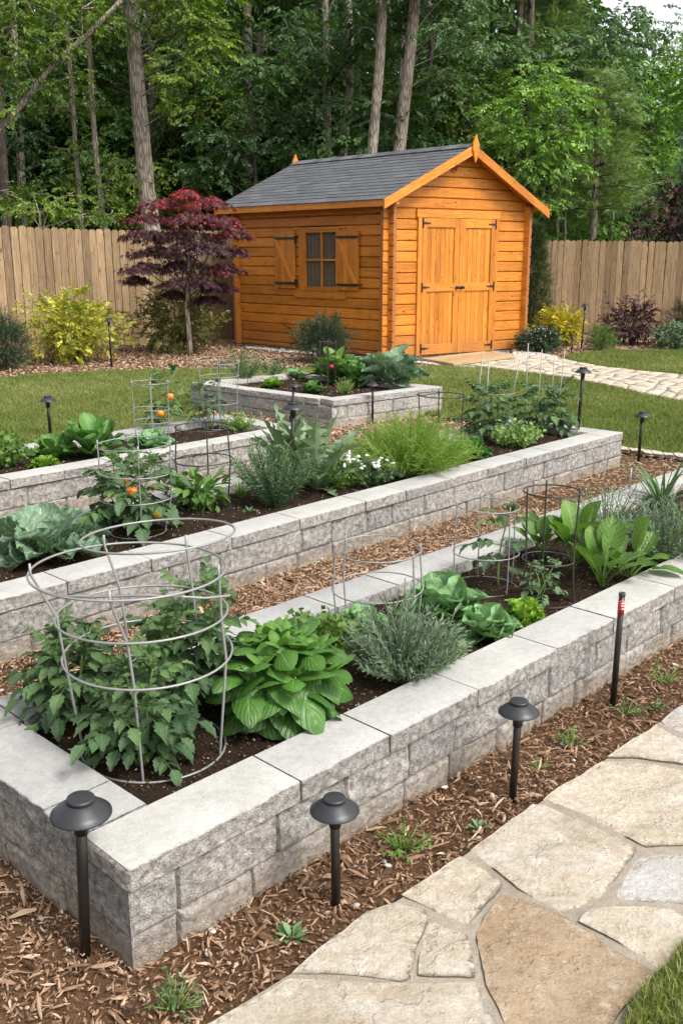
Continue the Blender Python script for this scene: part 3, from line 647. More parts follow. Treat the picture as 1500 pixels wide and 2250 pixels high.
# patio and path of flagstones
mo = sheet([PATIO[k] + (np.array([.022, -.022]) if k < 10 else 0) for k in range(len(PATIO))], .020, 'patio', M['mortar'], .04, .003, f=8)
def flagstone(poly, z, rnd, parent, step=.016, name='flagstone', jit=.005):
    poly = np.asarray(poly, float); B = []; n = len(poly)
    for i in range(n):                      # Catmull-rounded outline
        p0, p1, p2, p3 = poly[i - 1], poly[i], poly[(i + 1) % n], poly[(i + 2) % n]; k = max(2, int(np.linalg.norm(p2 - p1) / step))
        for t in np.arange(k) / k:
            lin = p1 + (p2 - p1) * t; cr = .5 * (2 * p1 + (p2 - p0) * t + (2 * p0 - 5 * p1 + 4 * p2 - p3) * t * t + (3 * p1 - p0 - 3 * p2 + p3) * t ** 3)
            B.append(lin * .8 + cr * .2)
    B = np.array(B); q = np.c_[B, np.full(len(B), rnd * 9)]
    B = B + jit * np.stack([fbm(q, 14, 3, 1), fbm(q, 14, 3, 5)], 1)
    mn, mx = B.min(0), B.max(0); gx, gy = np.meshgrid(np.arange(mn[0], mx[0], step), np.arange(mn[1], mx[1], step)); I = np.stack([gx.ravel(), gy.ravel()], 1) + R.uniform(-.2, .2, (gx.size, 2)) * step
    I = I[inpoly(I, B)]
    if len(I): dm = np.min(np.linalg.norm(I[:, None] - B[None], axis=2), 1); I = I[dm > step * .45]
    P = np.concatenate([B, I]); m = len(B)
    r = delaunay_2d_cdt([Vector(p) for p in P], [(i, (i + 1) % m) for i in range(m)], [], 1, 1e-6)
    V = np.array([(v.x, v.y) for v in r[0]]); F = np.array([f_ for f_ in r[2] if len(f_) == 3])
    d = np.min(np.linalg.norm(V[:, None] - B[None], axis=2), 1)
    h = fbm(np.c_[V, np.full(len(V), rnd * 7)], 6, 4); st = fbm(np.c_[V @ np.array([[.9, -.4], [.4, .9]]) * [1, 3.0], np.full(len(V), rnd * 5)], 3, 3)
    Zt = z + .0025 * h + .0035 * np.tanh(st * 9) - .005 * np.clip(1 - d / .008, 0, 1) ** 2
    bi = [int(np.argmin(np.abs(V - b).sum(1))) for b in B]
    base = len(V); SK = np.c_[B, np.full(m, z - .03)]; k = np.arange(m); bi = np.array(bi)
    SF = np.stack([bi, base + k, base + (k + 1) % m, np.roll(bi, -1)], 1)
    return mk(name, np.concatenate([np.c_[V, Zt], SK]), [F, SF], M['stone'], parent, rnd=np.full(base + m, rnd))
STN = [([(1450, 1582), (1500, 1545), (1640, 1450), (1700, 1560), (1500, 1610)], .97),
 ([(1332, 1660), (1440, 1590), (1500, 1620), (1720, 1680), (1700, 1725), (1500, 1676), (1400, 1663)], .25),
 ([(1192, 1752), (1240, 1720), (1322, 1672), (1400, 1674), (1500, 1690), (1720, 1735), (1720, 1850), (1500, 1855), (1420, 1858), (1400, 1850), (1290, 1790)], .36),
 ([(1032, 1862), (1100, 1812), (1170, 1762), (1205, 1764), (1300, 1813), (1398, 1860), (1370, 1905), (1320, 1968), (1238, 1998), (1140, 1950), (1100, 1920)], .12),
 ([(1395, 1885), (1440, 1873), (1500, 1872), (1720, 1870), (1720, 1990), (1500, 1981), (1360, 1975), (1352, 1962), (1370, 1920)], 1.0),
 ([(882, 1965), (950, 1920), (1010, 1880), (1100, 1930), (1096, 1950), (1063, 1988), (1030, 2033), (1000, 2018), (930, 1985)], .2),
 ([(1047, 2045), (1070, 2003), (1100, 1960), (1130, 1960), (1200, 1990), (1300, 2050), (1400, 2110), (1448, 2140), (1430, 2165), (1375, 2210), (1350, 2240), (1330, 2300), (1150, 2300), (1110, 2250), (1090, 2200), (1070, 2160), (1058, 2110), (1048, 2075)], .78),
 ([(1270, 2022), (1300, 1996), (1350, 1989), (1470, 1995), (1500, 2015), (1560, 2060), (1540, 2110), (1470, 2135), (1400, 2090), (1330, 2052)], .3),
 ([(640, 2130), (700, 2083), (750, 2045), (805, 2000), (870, 1980), (932, 1998), (936, 2020), (925, 2050), (910, 2105), (900, 2140), (880, 2150), (760, 2137)], .1),
 ([(945, 2014), (1000, 2038), (1028, 2050), (1036, 2100), (1044, 2142), (980, 2144), (916, 2138), (920, 2100), (930, 2055)], .18),
 ([(450, 2250), (620, 2158), (640, 2146), (760, 2152), (900, 2158), (1042, 2154), (1060, 2185), (1082, 2230), (1100, 2310), (330, 2320)], .05)]
for pts, rn in STN: flagstone([xy(*p, .028) for p in pts], .0275, rn, mo, jit=.007)
PATH = [xy(*p) for p in [(905, 800), (1076, 772), (1133, 781), (1233, 791)] + pathT[1:] + pathB[:-1] + [(1036, 806)]]
po = sheet(PATH, .024, 'path', M['mortar'], .2, .002)
ll, rr_ = [np.array(xy(*p)) for p in ((1010, 803), (1140, 820), (1232, 832), (1320, 848), (1420, 872), (1500, 886), (1750, 965))], [np.array(xy(*p)) for p in ((1140, 783), (1233, 792), (1320, 810), (1410, 819), (1500, 828), (1600, 836), (1750, 850))]
def lerp_poly(L_, t):
    t = t * (len(L_) - 1); i = min(int(t), len(L_) - 2); return L_[i] + (L_[i + 1] - L_[i]) * (t - i)
na, nb = 17, 5; jit = R.uniform(-.3, .3, (na + 1, nb + 1, 2))
def pp(i, j):
    ta = np.clip((i + (jit[i, j, 0] if 0 < i < na else 0)) / na, 0, 1); tb = (j + (jit[i, j, 1] if 0 < j < nb else 0)) / nb
    a, b = lerp_poly(ll, ta), lerp_poly(rr_, ta); return a + (b - a) * tb
for i in range(na):
    for j in range(nb):
        Q = np.array([pp(i, j), pp(i + 1, j), pp(i + 1, j + 1), pp(i, j + 1)]); c = Q.mean(0)
        mids = (Q + np.roll(Q, -1, 0)) / 2 + R.uniform(-.03, .03, (4, 2)); Q = np.stack([Q, mids], 1).reshape(-1, 2); Q = c + (Q - c) * .94
        if (project([[*c, 0]])[0] < 1620)[0]: flagstone(Q, .038, float(R.choice([.12, .25, .3, .4, .5, .2])), po, .07, jit=.01)
# soil and mulch pieces
def chip_t(seed):
    r = np.random.default_rng(seed); n = 4; x = np.linspace(-.5, .5, n + 1); w = np.array([.03, .075, .085, .07, .025]) * r.uniform(.75, 1.25, 5); cy = np.cumsum(r.normal(0, .022, 5)); cz = -.30 * r.uniform(-.3, 1) * (x ** 2) + np.cumsum(r.normal(0, .012, 5)); h = np.array([.03, .07, .08, .06, .02]) * r.uniform(.7, 1.3, 5)
    V = np.stack([np.stack([x, cy - w, cz], 1), np.stack([x, cy + w * .3, cz + h], 1), np.stack([x, cy + w, cz + h * .3], 1)], 1).reshape(-1, 3); i, j = np.meshgrid(np.arange(n), np.arange(2), indexing='ij')
    return V, np.stack([i * 3 + j, (i + 1) * 3 + j, (i + 1) * 3 + j + 1, i * 3 + j + 1], -1).reshape(-1, 4), np.zeros((len(V), 2))
LTchips = [chip_t(s) for s in range(6)]
def chips(P, ln, wd, z, name, mat, rn, tilt=.35, rng=R):
    n = len(P); az = rng.uniform(0, 2 * PI, n); el = rng.normal(0, tilt, n)
    d = np.stack([np.cos(az) * np.cos(el), np.sin(az) * np.cos(el), np.sin(el)], 1)
    fr = frames(d, roll=rng.normal(0, .5, n)); fr = fr[:, :, [1, 0, 2]]
    F_ = Fol(); S = np.stack([ln, wd / .14, wd / .14 * rng.uniform(.4, 1.2, n)], 1)
    zz = z + np.abs(np.sin(el)) * ln * .4 + rng.uniform(0, .007, n)
    for k in range(6): q = np.arange(n) % 6 == k; F_.put(LTchips[k], np.c_[P, zz][q], fr[q], S[q], rn[q])
    return F_.build(name, mat, None, smooth=False, kind='stuff')
polys = [np.array(p) for p in (BED1, BED2, BED3, BED4)]
EX = polys + [np.array([PATIO[k] + (np.array([.008, -.008]) if k < 10 else 0) for k in range(len(PATIO))]), np.array(LAWN), np.array(LAWN2), np.array(PATH)]
def scatter_pts(n, box, far=1e9):
    P = np.c_[R.uniform(box[0], box[1], n), R.uniform(box[2], box[3], n)]
    px, py = project(np.c_[P, 0 * P[:, 0]]); P = P[(px > -50) & (px < 1550) & (py < 2350)]
    for e in EX: P = P[~inpoly(P, e)]
    return P
allP = []
for n, box, l0, l1, w0, w1, tl in ((150000, (-2.2, 3.2, 1.2, 6.0), .005, .018, .002, .006, .35), (75000, (-2.2, 4.2, 1.2, 9.6), .015, .042, .0025, .007, .28), (5200, (-2, 3, 1.2, 6.0), .035, .085, .004, .013, .2), (60000, (-6, 9, 8.5, 21), .03, .075, .006, .018, .3)):
    P = scatter_pts(n, box); k = len(P)
    base = .42 if box[3] < 9 else .56
    dn = fbm(np.c_[P, 0 * P[:, 0]], 2.2, 3, 3)
    keep = R.random(k) < (1.0 if l0 > .02 or l0 < .01 else .95); P = P[keep]; dn = dn[keep]; k = len(P)
    chips(P, R.uniform(l0, l1, k), R.uniform(w0, w1, k), .003, 'mulch_chips', M['chip'], np.clip(base + .18 * dn + R.normal(0, .22, k) + np.interp(P[:, 0] * -.72 + P[:, 1] * .69, [1.75, 2.4], [.02, .26]), 0, 1), tl)
P = R.uniform((-.6, .8), (3.1, 3.6), (16000, 2)); P = P[inpoly(P, PATIO)]; eg = np.array([lerp_poly(np.array(PATIO)[1:10], t) for t in np.linspace(0, .999, 200)]); dd_ = np.min(np.linalg.norm(P[:, None] - eg[None], axis=2), 1); P = P[R.random(len(P)) < .55 * np.exp(-dd_ / .022) + .006]
chips(P, R.uniform(.003, .022, len(P)), R.uniform(.0015, .004, len(P)), .034, 'mulch_chips', M['chip'], R.random(len(P)), .15)
# pebbles here and there
def pebbles(P, s, z, name, kind='stuff'):
    v, f = lathe([(0, -.7), (.7, -.55), (1, 0), (.75, .5), (0, .68)], 7); n = len(P); F_ = Fol()
    az = R.uniform(0, 6.28, n); fr = frames(np.stack([np.cos(az), np.sin(az), R.normal(0, .25, n)], 1))
    F_.put((v, f, np.zeros((len(v), 2))), np.c_[P, np.full(n, z) + s * .4], fr, np.stack([s * R.uniform(.7, 1, n), s * R.uniform(.9, 1.5, n), s * R.uniform(.5, .9, n)], 1), R.random(n)); return F_.build(name, M['pebble'], None, kind=kind)
P = scatter_pts(320, (-1.5, 2.5, 1.3, 4)); pebbles(P, R.uniform(.004, .012, len(P)), .004, 'pebbles')
GR = np.concatenate([xy(880, 797) + (xy(1040, 812) - xy(880, 797)) * t + np.array([0, .14]) * s for t, s in R.random((700, 2))]).reshape(-1, 2)
GR2 = np.array([xy(1126 + 95 * t, 772 + 16 * t + (14 - 8 * t) * (s - .3)) for t, s in R.random((700, 2))])
GR3 = np.array([xy(540 + 320 * t, 764 + 31 * t + 4 * s) for t, s in R.random((700, 2))])
for g_ in (GR, GR2, GR3): pebbles(g_, R.uniform(.014, .03, len(g_)), .014, 'gravel')
# ------------------------------------------------------------------ raised beds
def wallface(MBo, p, q, step, seed, z0=-.04, lim=None):
    p, q = np.asarray(p), np.asarray(q); Lg = np.linalg.norm(q - p); d = (q - p) / Lg; o = np.array([d[1], -d[0]]); r = np.random.default_rng(seed)
    zs = np.unique(np.concatenate([np.arange(z0, .213, step), [.0795, .083, .0865, .213]])); us = np.linspace(0, Lg, max(8, int(Lg / step)))
    UU, ZZ = np.meshgrid(us, zs, indexing='ij'); dist = np.full(UU.shape, 9.0); bid = np.zeros(UU.shape); rn = np.zeros(UU.shape)
    for c, (a, b) in enumerate(((z0, .083), (.083, .213))):
        cuts = [0]; u = r.uniform(.12, .3)
        while u < Lg - .08: cuts.append(u); u += r.uniform(.20, .34)
        cuts = np.array(cuts + [Lg]); m = (ZZ >= a) & (ZZ <= b); k = np.clip(np.searchsorted(cuts, UU, 'right') - 1, 0, len(cuts) - 2)
        du = np.minimum(np.where(k > 0, UU - cuts[k], 9), np.where(k < len(cuts) - 2, cuts[k + 1] - UU, 9)); dz = np.minimum(np.abs(ZZ - b), np.abs(ZZ - a) if c else 9)
        dd = np.minimum(du, dz * 1.6); rv = r.random(len(cuts))
        dist = np.where(m, dd, dist); bid = np.where(m, k + 40 * c, bid); rn = np.where(m, rv[k], rn)
    P3 = np.stack([p[0] + d[0] * UU, p[1] + d[1] * UU, ZZ], -1)
    ch = np.stack([UU, ZZ * 1.2, bid * 1.7], -1)
    rock = .013 * fbm(ch, 9, 3, seed) + .010 * (.5 - np.abs(fbm(ch, 22, 3, seed + 3))) + .009 * (np.random.default_rng(seed + 9).random(100)[bid.astype(int) % 100] - .5)
    edge = np.clip(dist / .016, 0, 1); disp = -.006 + rock * (.35 + .65 * edge) - .005 * (1 - edge) ** 2 - .016 * (dist < .0034)
    tp = np.clip(np.minimum(UU, Lg - UU) / .02, 0, 1); disp = disp * tp
    P3[..., 0] += o[0] * disp; P3[..., 1] += o[1] * disp
    a, b = P3.shape[:2]; i, j = np.meshgrid(np.arange(a - 1), np.arange(b - 1), indexing='ij')
    F = np.stack([i * b + j, (i + 1) * b + j, (i + 1) * b + j + 1, i * b + j + 1], -1).reshape(-1, 4)
    MBo.add(P3.reshape(-1, 3), F, np.zeros((a * b, 2)), rn.ravel())
def capstone(p, q, w, rnd, step, seed, parent, ends=(0, 0), lift=0.0, out=0.0):
    """one coping block from p to q along the outer face, w wide, rough outside, sawn on top"""
    p, q = np.asarray(p), np.asarray(q); Lg = np.linalg.norm(q - p); d = (q - p) / Lg; o = np.array([d[1], -d[0]])
    nz = max(5, int(.057 / step)); nu = max(6, int(Lg / step)); us = np.linspace(0, Lg, nu); r = np.random.default_rng(seed)
    zf = np.linspace(.214, BH - .002, nz); sec = [(-w, .214)] + [(.008, z) for z in zf] + [(.0045, BH), (-w * .5, BH), (-w + .003, BH), (-w, BH - .004)]
    sec = np.array(sec); m = len(sec); UU = np.repeat(us[:, None], m, 1); O = np.repeat(sec[None, :, 0], nu, 0); ZZ = np.repeat(sec[None, :, 1], nu, 0)
    ch = np.stack([UU, ZZ * 1.2, np.full(UU.shape, seed * .37)], -1); fr = np.zeros(m); fr[1:nz + 1] = 1; fr[nz + 1] = .6; fr[1] = .5; fr[nz] = .8
    ed = np.clip(np.minimum(UU, Lg - UU) / .012, 0, 1)
    O = O + fr[None] * ((.009 * fbm(ch, 11, 3, seed) + .004 * fbm(ch, 45, 2, seed + 2)) * (.3 + .7 * ed) - .004 * (1 - ed)) + out
    UU = UU.copy(); UU[0] += .003; UU[-1] -= .003; UU[1:-1] = np.clip(UU[1:-1], .004, Lg - .004)
    ZZ = ZZ + lift + np.where(sec[None, :, 1] > .26, .0006 * fbm(ch, 30, 2), 0)
    V = np.stack([p[0] + d[0] * UU + o[0] * O, p[1] + d[1] * UU + o[1] * O, ZZ], -1).reshape(-1, 3)
    i, j = np.meshgrid(np.arange(nu - 1), np.arange(m), indexing='ij'); j2 = (j + 1) % m
    F = np.stack([i * m + j, (i + 1) * m + j, (i + 1) * m + j2, i * m + j2], -1).reshape(-1, 4)
    V = list(V); Fs = [F]
    for e, (idx, sg) in enumerate(((0, -1), (nu - 1, 1))):        # end faces: a strip of columns so that a split end can be rough too
        if not ends[e]: Fs.append(np.array([[idx * m + t for t in (range(m - 1, -1, -1) if sg > 0 else range(m))][::-1]])); continue
        nc, nr = max(8, int(w / step)), nz; A = np.linspace(-w, .009, nc); B_ = np.linspace(.214, BH, nr); AA, BB = np.meshgrid(A, B_, indexing='ij')
        c3 = np.stack([AA, BB * 1.2, np.full(AA.shape, seed + 5.5)], -1); tp = np.clip(np.minimum(np.minimum(AA + w, .009 - AA) / .012, 1), 0, 1)
        tz = np.clip(np.minimum(BB - .212, BH - BB + .001) / .008, 0, 1); E_ = (.007 * fbm(c3, 13, 3, seed + 7) + .003 * fbm(c3, 50, 2) + .006) * tp * tz - .0022; bu = us[idx] + sg * E_; O2 = AA + out
        EV = np.stack([p[0] + d[0] * bu + o[0] * O2, p[1] + d[1] * bu + o[1] * O2, BB + lift], -1).reshape(-1, 3); b0 = len(V); V += list(EV)
        ii, jj = np.meshgrid(np.arange(nc - 1), np.arange(nr - 1), indexing='ij'); Q = np.stack([ii * nr + jj, (ii + 1) * nr + jj, (ii + 1) * nr + jj + 1, ii * nr + jj + 1], -1).reshape(-1, 4) + b0
        Fs.append(Q if sg < 0 else Q[:, ::-1])
    G4 = {}
    for f in Fs: G4.setdefault(f.shape[1], []).append(f)
    return mk('cap_stone', np.array(V), [np.concatenate(f) for f in G4.values()], M['concrete'], parent, rnd=np.full(len(V), rnd), uv=np.zeros((len(V), 2)), smooth=True)
def sharp(o, ang=35):
    me = o.data
    try: me.set_sharp_from_angle(angle=math.radians(ang))
    except Exception: pass
def raised_bed(poly, label, steps, cw, seed, lens=None):
    root = thing('raised_garden_bed', label, 'raised bed', (*poly[0], 0), 'concrete block raised beds'); B = MB(); n = 4
    for e in range(4): wallface(B, poly[e], poly[(e + 1) % 4], steps[e], seed + e * 7)
    inn = inset(poly, cw + .002)
    for e in range(4):                                   # inner lining
        a, b = inn[e], inn[(e + 1) % 4]; B.add([(*a, 0), (*b, 0), (*b, .2135), (*a, .2135)], np.array([[3, 2, 1, 0]]))
    o = B.build('block_wall', M['concrete'], root, True); sharp(o, 50)
    r = np.random.default_rng(seed + 50)
    for e in range(4):
        p, q = np.asarray(poly[e], float), np.asarray(poly[(e + 1) % 4], float); d = (q - p) / np.linalg.norm(q - p)
        long_ = e % 2 == 0
        if not long_: p, q = p + d * (cw + .003), q - d * (cw + .003)
        Lg = np.linalg.norm(q - p); cuts = [0.0]; u = (lens[0] if (lens and e == 0) else r.uniform(.3, .5)); k = 1
        while u < Lg - .15:
            cuts.append(u); u += lens[k] if (lens and e == 0 and k < len(lens)) else r.uniform(.34, .52); k += 1
        cuts.append(Lg)
        for k in range(len(cuts) - 1):
            c = capstone(p + d * cuts[k], p + d * cuts[k + 1], cw, r.random(), steps[e], seed * 31 + e * 100 + k, root, (long_ and k == 0, long_ and k == len(cuts) - 2), r.uniform(-.0012, .0012), r.uniform(-.002, .002)); sharp(c, 40)
    ins = inset(poly, cw - .02); nU, nV = 160, 34
    a, b = np.meshgrid(np.linspace(0, 1, nU), np.linspace(0, 1, nV), indexing='ij'); a, b = a[..., None], b[..., None]
    P = (ins[0] * (1 - a) + ins[1] * a) * (1 - b) + (ins[3] * (1 - a) + ins[2] * a) * b; P3 = np.concatenate([P, 0 * a], -1); P3[..., 2] = .222 + .012 * fbm(P3, 4, 3, seed) + .004 * fbm(P3, 22, 2, seed)
    i, j = np.meshgrid(np.arange(nU - 1), np.arange(nV - 1), indexing='ij')
    mk('soil', P3.reshape(-1, 3), np.stack([i * nV + j, (i + 1) * nV + j, (i + 1) * nV + j + 1, i * nV + j + 1], -1).reshape(-1, 4), M['soil'], kind='structure')
    return np.array(inset(poly, cw + .01))
IN1 = raised_bed(BED1, 'nearest raised bed of grey split-face blocks, in front, holding the big wire cage and basil', (.005, .012, .012, .006), .19, 3, [.53, .35, .42, .46, .40, .5])
IN2 = raised_bed(BED2, 'long middle raised bed of grey split-face blocks with fennel and rosemary', (.0085, .011, .02, .02), .19, 5)
IN3 = raised_bed(BED3, 'raised bed of grey split-face blocks at the left edge beside the lawn, with spinach', (.012, .012, .03, .03), .18, 9)
IN4 = raised_bed(BED4, 'farthest and squarest raised bed of grey blocks, in front of the shed window', (.014, .03, .03, .014), .17, 12)
for IN, n, l0, l1 in ((IN1, 52000, .003, .010), (IN2, 30000, .005, .012), (IN3, 9000, .006, .014), (IN4, 5000, .008, .016)):
    mn, mx = IN.min(0), IN.max(0); P = R.uniform(mn, mx, (n * 3, 2)); P = P[inpoly(P, IN)]; px, py = project(np.c_[P, 0 * P[:, 0]]); P = P[(px > -60) & (px < 1560)][:n]; k = len(P)
    ln = R.uniform(l0, l1, k) * np.where(R.random(k) < .04, 2.2, 1); chips(P, ln, ln * R.uniform(.25, .6, k), .222, 'soil_crumbs', M['crumb'], np.clip(R.random(k) ** 1.1, 0, 1), .4)
for (qx, qy, zz, lb) in ((1458, 909, .05, 'dry leaf on the lawn, farther of the two right of the tall path light'), (1457, 978, .05, 'dry leaf on the lawn, nearer of the two, above the edging stones'), (1226, 818, .045, 'dry leaf lying on the flagstone path')):
    F_ = Fol(); F_.put(LT_basil[2], np.zeros((1, 3)), frames(np.array([[1, .3, .15]])), .09, [.5]); b_ = G(qx, qy, zz); o_ = F_.build('fallen_leaf', M['crumb'], None, loc=(0, 0, 0)); o_.location = tuple(b_); tag(o_, lb, 'leaf')
# edging stones between lawn and mulch on the right
er = thing('stone_edging', 'row of pale flat edging stones between lawn and mulch at the right', 'edging', (*xy(1400, 1002), 0))
ea = [xy(1355, 990), xy(1430, 1000), xy(1500, 1008), xy(1600, 1018)]
for k in range(9):
    a, b = lerp_poly(ea, k / 9 + .004), lerp_poly(ea, (k + 1) / 9 - .004); w = np.array([-.02, -.13])
    flagstone([a, b, b + w, a + w * R.uniform(.9, 1.1)], .045, float(R.choice([.15, .3, .4])), er, .03, 'edging_stone')
# ------------------------------------------------------------------ path lights
LT = [((188, 2095), (170, 1750), 134, 0, 'black path light in the mulch at the corner of the nearest bed, lower left'),
 ((738, 1988), (733, 1752), 110, 0, 'black path light between the front of the nearest bed and the paler patio stones'),
 ((1125, 1756), (1145, 1540), 91, 0, 'black mushroom path light standing right of the patio corner, before the nearest bed'),
 ((112, 962), (106, 870), 38, 0, 'small black path light on the lawn behind the left bed'),
 ((246, 808), (240, 699), 22, 0, 'tall thin path light right of the yellow-green shrub by the fence'),
 ((484, 838), (480, 797), 24, .222, 'short path light at the left corner inside the farthest bed'),
 ((637, 936), (650, 840), 28, 0, 'path light standing against the left front face of the farthest bed'),
 ((640, 1080), (645, 884), 48, .222, 'tall black path light rising out of the middle bed beside the rosemary'),
 ((818, 931), (819, 839), 27, 0, 'path light before the right front face of the farthest bed'),
 ((1268, 955), (1281, 807), 37, .222, 'tall path light in the far right corner of the middle bed'),
 ((1401, 1017), (1412, 904), 36, 0, 'path light by the edging stones right of the middle bed'),
 ((1276, 765), (1284, 667), 18, 0, 'tall thin path light behind the golden shrub by the right fence'),
 ((1254, 779), (1258, 737), 14, 0, 'shortest path light, between the golden shrub and the green ball shrub'),
 ((686, 812), (690, 763), 17, 0, 'path light half hidden behind the chard of the farthest bed')]
for (bx, by), (tx, ty), wpx, z0, lab in LT:
    b = G(bx, by, z0); H = HT(b[1], ty) - z0; r = wpx / 2 * MPP(np.array([b[0], b[1], z0 + H])); r = min(r, .075)
    root = thing('path_light', lab, 'path light', b, 'black path lights'); lean = np.array([(D(tx, ty, b[1])[0] - b[0]) * .8, 0])
    root.rotation_euler = (R.normal(0, .008), R.normal(0, .008), 0); pr = r * .19; n = 14; T = lambda z: np.array([lean[0] * z / H, 0, z])
    v, f, u = tube(np.array([T(-.02), T(H * .5), T(H - r * .55)]), pr, 14); mk('post', v, f, M['post'], root, world=False)
    v, f, u = tube(np.array([T(H - r * 1.35), T(H - r * .5)]), [pr * 1.25, pr * 1.5], 14); mk('socket', v, f, M['post'], root, world=False)
    c = T(H); pf = [(r * .94, -r * .64), (r, -r * .62), (r * .995, -r * .57), (r * .80, -r * .42), (r * .58, -r * .24), (r * .46, -r * .17), (r * .43, -r * .16)]
    v, f = lathe([(0.02 * r, -r * .30)] + [(r * .5, -r * .34), (r * .92, -r * .62)] + pf + [(0, -r * .14)], 48, c); mk('lamp_shade', v, f, M['lamp'], root, world=False)
    v, f = lathe([(r * .40, -r * .17), (r * .455, -r * .13), (r * .46, -r * .05), (r * .44, -r * .015), (r * .40, 0), (0, r * .012)], 40, c); mk('top_cap', v, f, M['lamp'], root, world=False)
b = G(1345, 1552); H = HT(b[1], 1303); root = thing('marker_post', 'capless black stake with a red and white sticker near its top, before the nearest bed', 'post', b)
lx = (D(1366, 1303, b[1])[0] - b[0]); T = lambda z: np.array([lx * z / H, 0, z])
v, f, u = tube(np.array([T(-.02), T(H * .5), T(H * .985)]), [.0115, .011, .0105], 16); mk('post', v, f, M['post'], root, world=False)
v, f = lathe([(.0118, -.012), (.0118, 0), (.010, .002), (.007, .002), (.006, -.004), (0, -.005)], 20, T(H)); mk('end_cap', v, f, M['lamp'], root, world=False)
v, f, u = tube(np.array([T(H * .82), T(H * .945)]), .0118, 20); mk('sticker', v, f, M['red'], root, world=False)
B = MB(); rs = np.random.default_rng(4)                   # three short lines of blurred white print, as illegible as in the photograph
for k, zz in enumerate((.915, .893, .868)):
    a = -1.85
    while a < -.55:
        wd = rs.uniform(.08, .2); h2 = rs.uniform(.4, 1.0) * .0055
        c0 = T(H * zz); q = [(c0 + np.array([math.cos(t) * .0124, math.sin(t) * .0124, z])) for t, z in ((a, 0), (a + wd, 0), (a + wd, h2), (a, h2))]
        B.add(q, np.array([[0, 1, 2, 3]])); a += wd + rs.uniform(.02, .07)
B.build('print', M['white'], root, world=False)
# ------------------------------------------------------------------ tomato cages
def cage(c0, z0, rings_, legs, label, mat='wire', wr=.0026, over=.02, bottom=True, name='tomato_cage'):
    """c0: photo pixel of the foot centre; rings_: (photo y, radius px); legs: azimuths in degrees"""
    b = G(*c0, z0); root = thing(name, label, 'plant cage', b, 'wire plant cages'); m0 = MPP(b)
    RZ = []
    for k, (py, rp, *dx) in enumerate(rings_):
        z = HT(b[1], py) - z0; q = MPP(np.array([b[0], b[1], z0 + z])); x = ((dx[0] - c0[0]) * q if dx else 0); RZ.append((max(z, .004), rp * q, x))
    for z, r, x in RZ:
        v, f = ring((x, 0, z), r, wr, tilt=(R.uniform(-.03, .03), R.uniform(-.03, .03))); mk('ring', v, f, M[mat], root, world=False)
    RZ2 = sorted(RZ)
    for a in legs:
        a = math.radians(a); ps = []
        zt = RZ2[-1][0] + over
        for z in [-.03] + [t[0] for t in RZ2] + [zt]:
            zs = [t[0] for t in RZ2]; r = np.interp(z, zs, [t[1] for t in RZ2]) - wr * 1.6; x = np.interp(z, zs, [t[2] for t in RZ2]); ps.append((x + math.cos(a) * r, math.sin(a) * r, z))
        v, f, u = tube(np.array(ps), wr * 1.15, 8); mk('leg', v, f, M[mat], root, world=False)
    return root
cage((340, 1640), .222, [(1640, 155), (1432, 183, 338), (1345, 186, 330), (1250, 212, 305)], (62, 118, -88, 190, -12), 'large flared grey wire cage standing over the dark tomato plants of the nearest bed', wr=.0034, over=.03)
bc = G(340, 1640, .222); q = bpy.data.objects['tomato_cage']; zt = HT(bc[1] + .06, 1178) - .222
v, f = ring(((362 - 340) * MPP(bc + [0, 0, .3]), .07, zt), 168 * MPP(bc + [0, 0, .4]), .0034, tilt=(.05, -.06)); mk('ring', v, f, M['wire'], q, world=False)
yf = bc[1] - .16; pts = [D(x, y, yf + dy) for x, y, dy in ((137, 1310, .04), (200, 1312, 0), (320, 1308, -.03), (400, 1311, -.03), (450, 1314, 0), (505, 1309, .05))]; t = np.linspace(0, 5, 26); pts = np.stack([np.interp(t, np.arange(6), np.array(pts)[:, k]) for k in range(3)], 1)
v, f, u = tube(pts, .0033, 7); mk('cross_wire', v, f, M['wire'], q)
cage((828, 1395), .222, [(1395, 88), (1290, 100), (1205, 95)], (178, 0, -38, 140), 'grey two-ring wire cage behind the lavender in the nearest bed', wr=.0026)
cage((1064, 1290), .222, [(1290, 70), (1212, 72), (1110, 70)], (180, -55, 20, 95), 'grey wire cage around a young tomato in the nearest bed')
cage((1198, 1318), .222, [(1318, 62), (1228, 56), (1079, 62)], (195, -15, 90), 'black wire cage over a small seedling in the nearest bed, right of the grey one', 'wireblk', .0032)
cage((305, 1168), .222, [(1168, 60), (1092, 78), (1035, 80), (975, 82)], (180, -72, 0, 95), 'tall grey wire cage around the tomato with orange fruit in the middle bed', wr=.0031)
cage((452, 1112), .222, [(1112, 55), (1010, 64), (938, 60)], (195, -15, 90), 'black wire cage around the pepper plant in the middle bed', 'wireblk', .0036)
cage((965, 1003), .222, [(1003, 48), (930, 50), (868, 52)], (190, -22, 90), 'black wire cage at the fennel in the middle bed', 'wireblk', .0036)
cage((337, 970), .222, [(970, 38), (925, 40), (898, 40), (840, 42)], (185, -10, 100, -80), 'grey wire cage around the taller tomato in the left bed', wr=.0031)
cage((485, 940), .222, [(940, 36), (885, 40), (826, 44), (796, 46)], (180, -8, 95, -85), 'grey wire cage at the far end of the left bed', wr=.0031)
cage((721, 860), .222, [(860, 18), (800, 18), (752, 19)], (190, -20, 90, -95), 'narrow black wire cage in the farthest bed', 'wireblk', .0036)
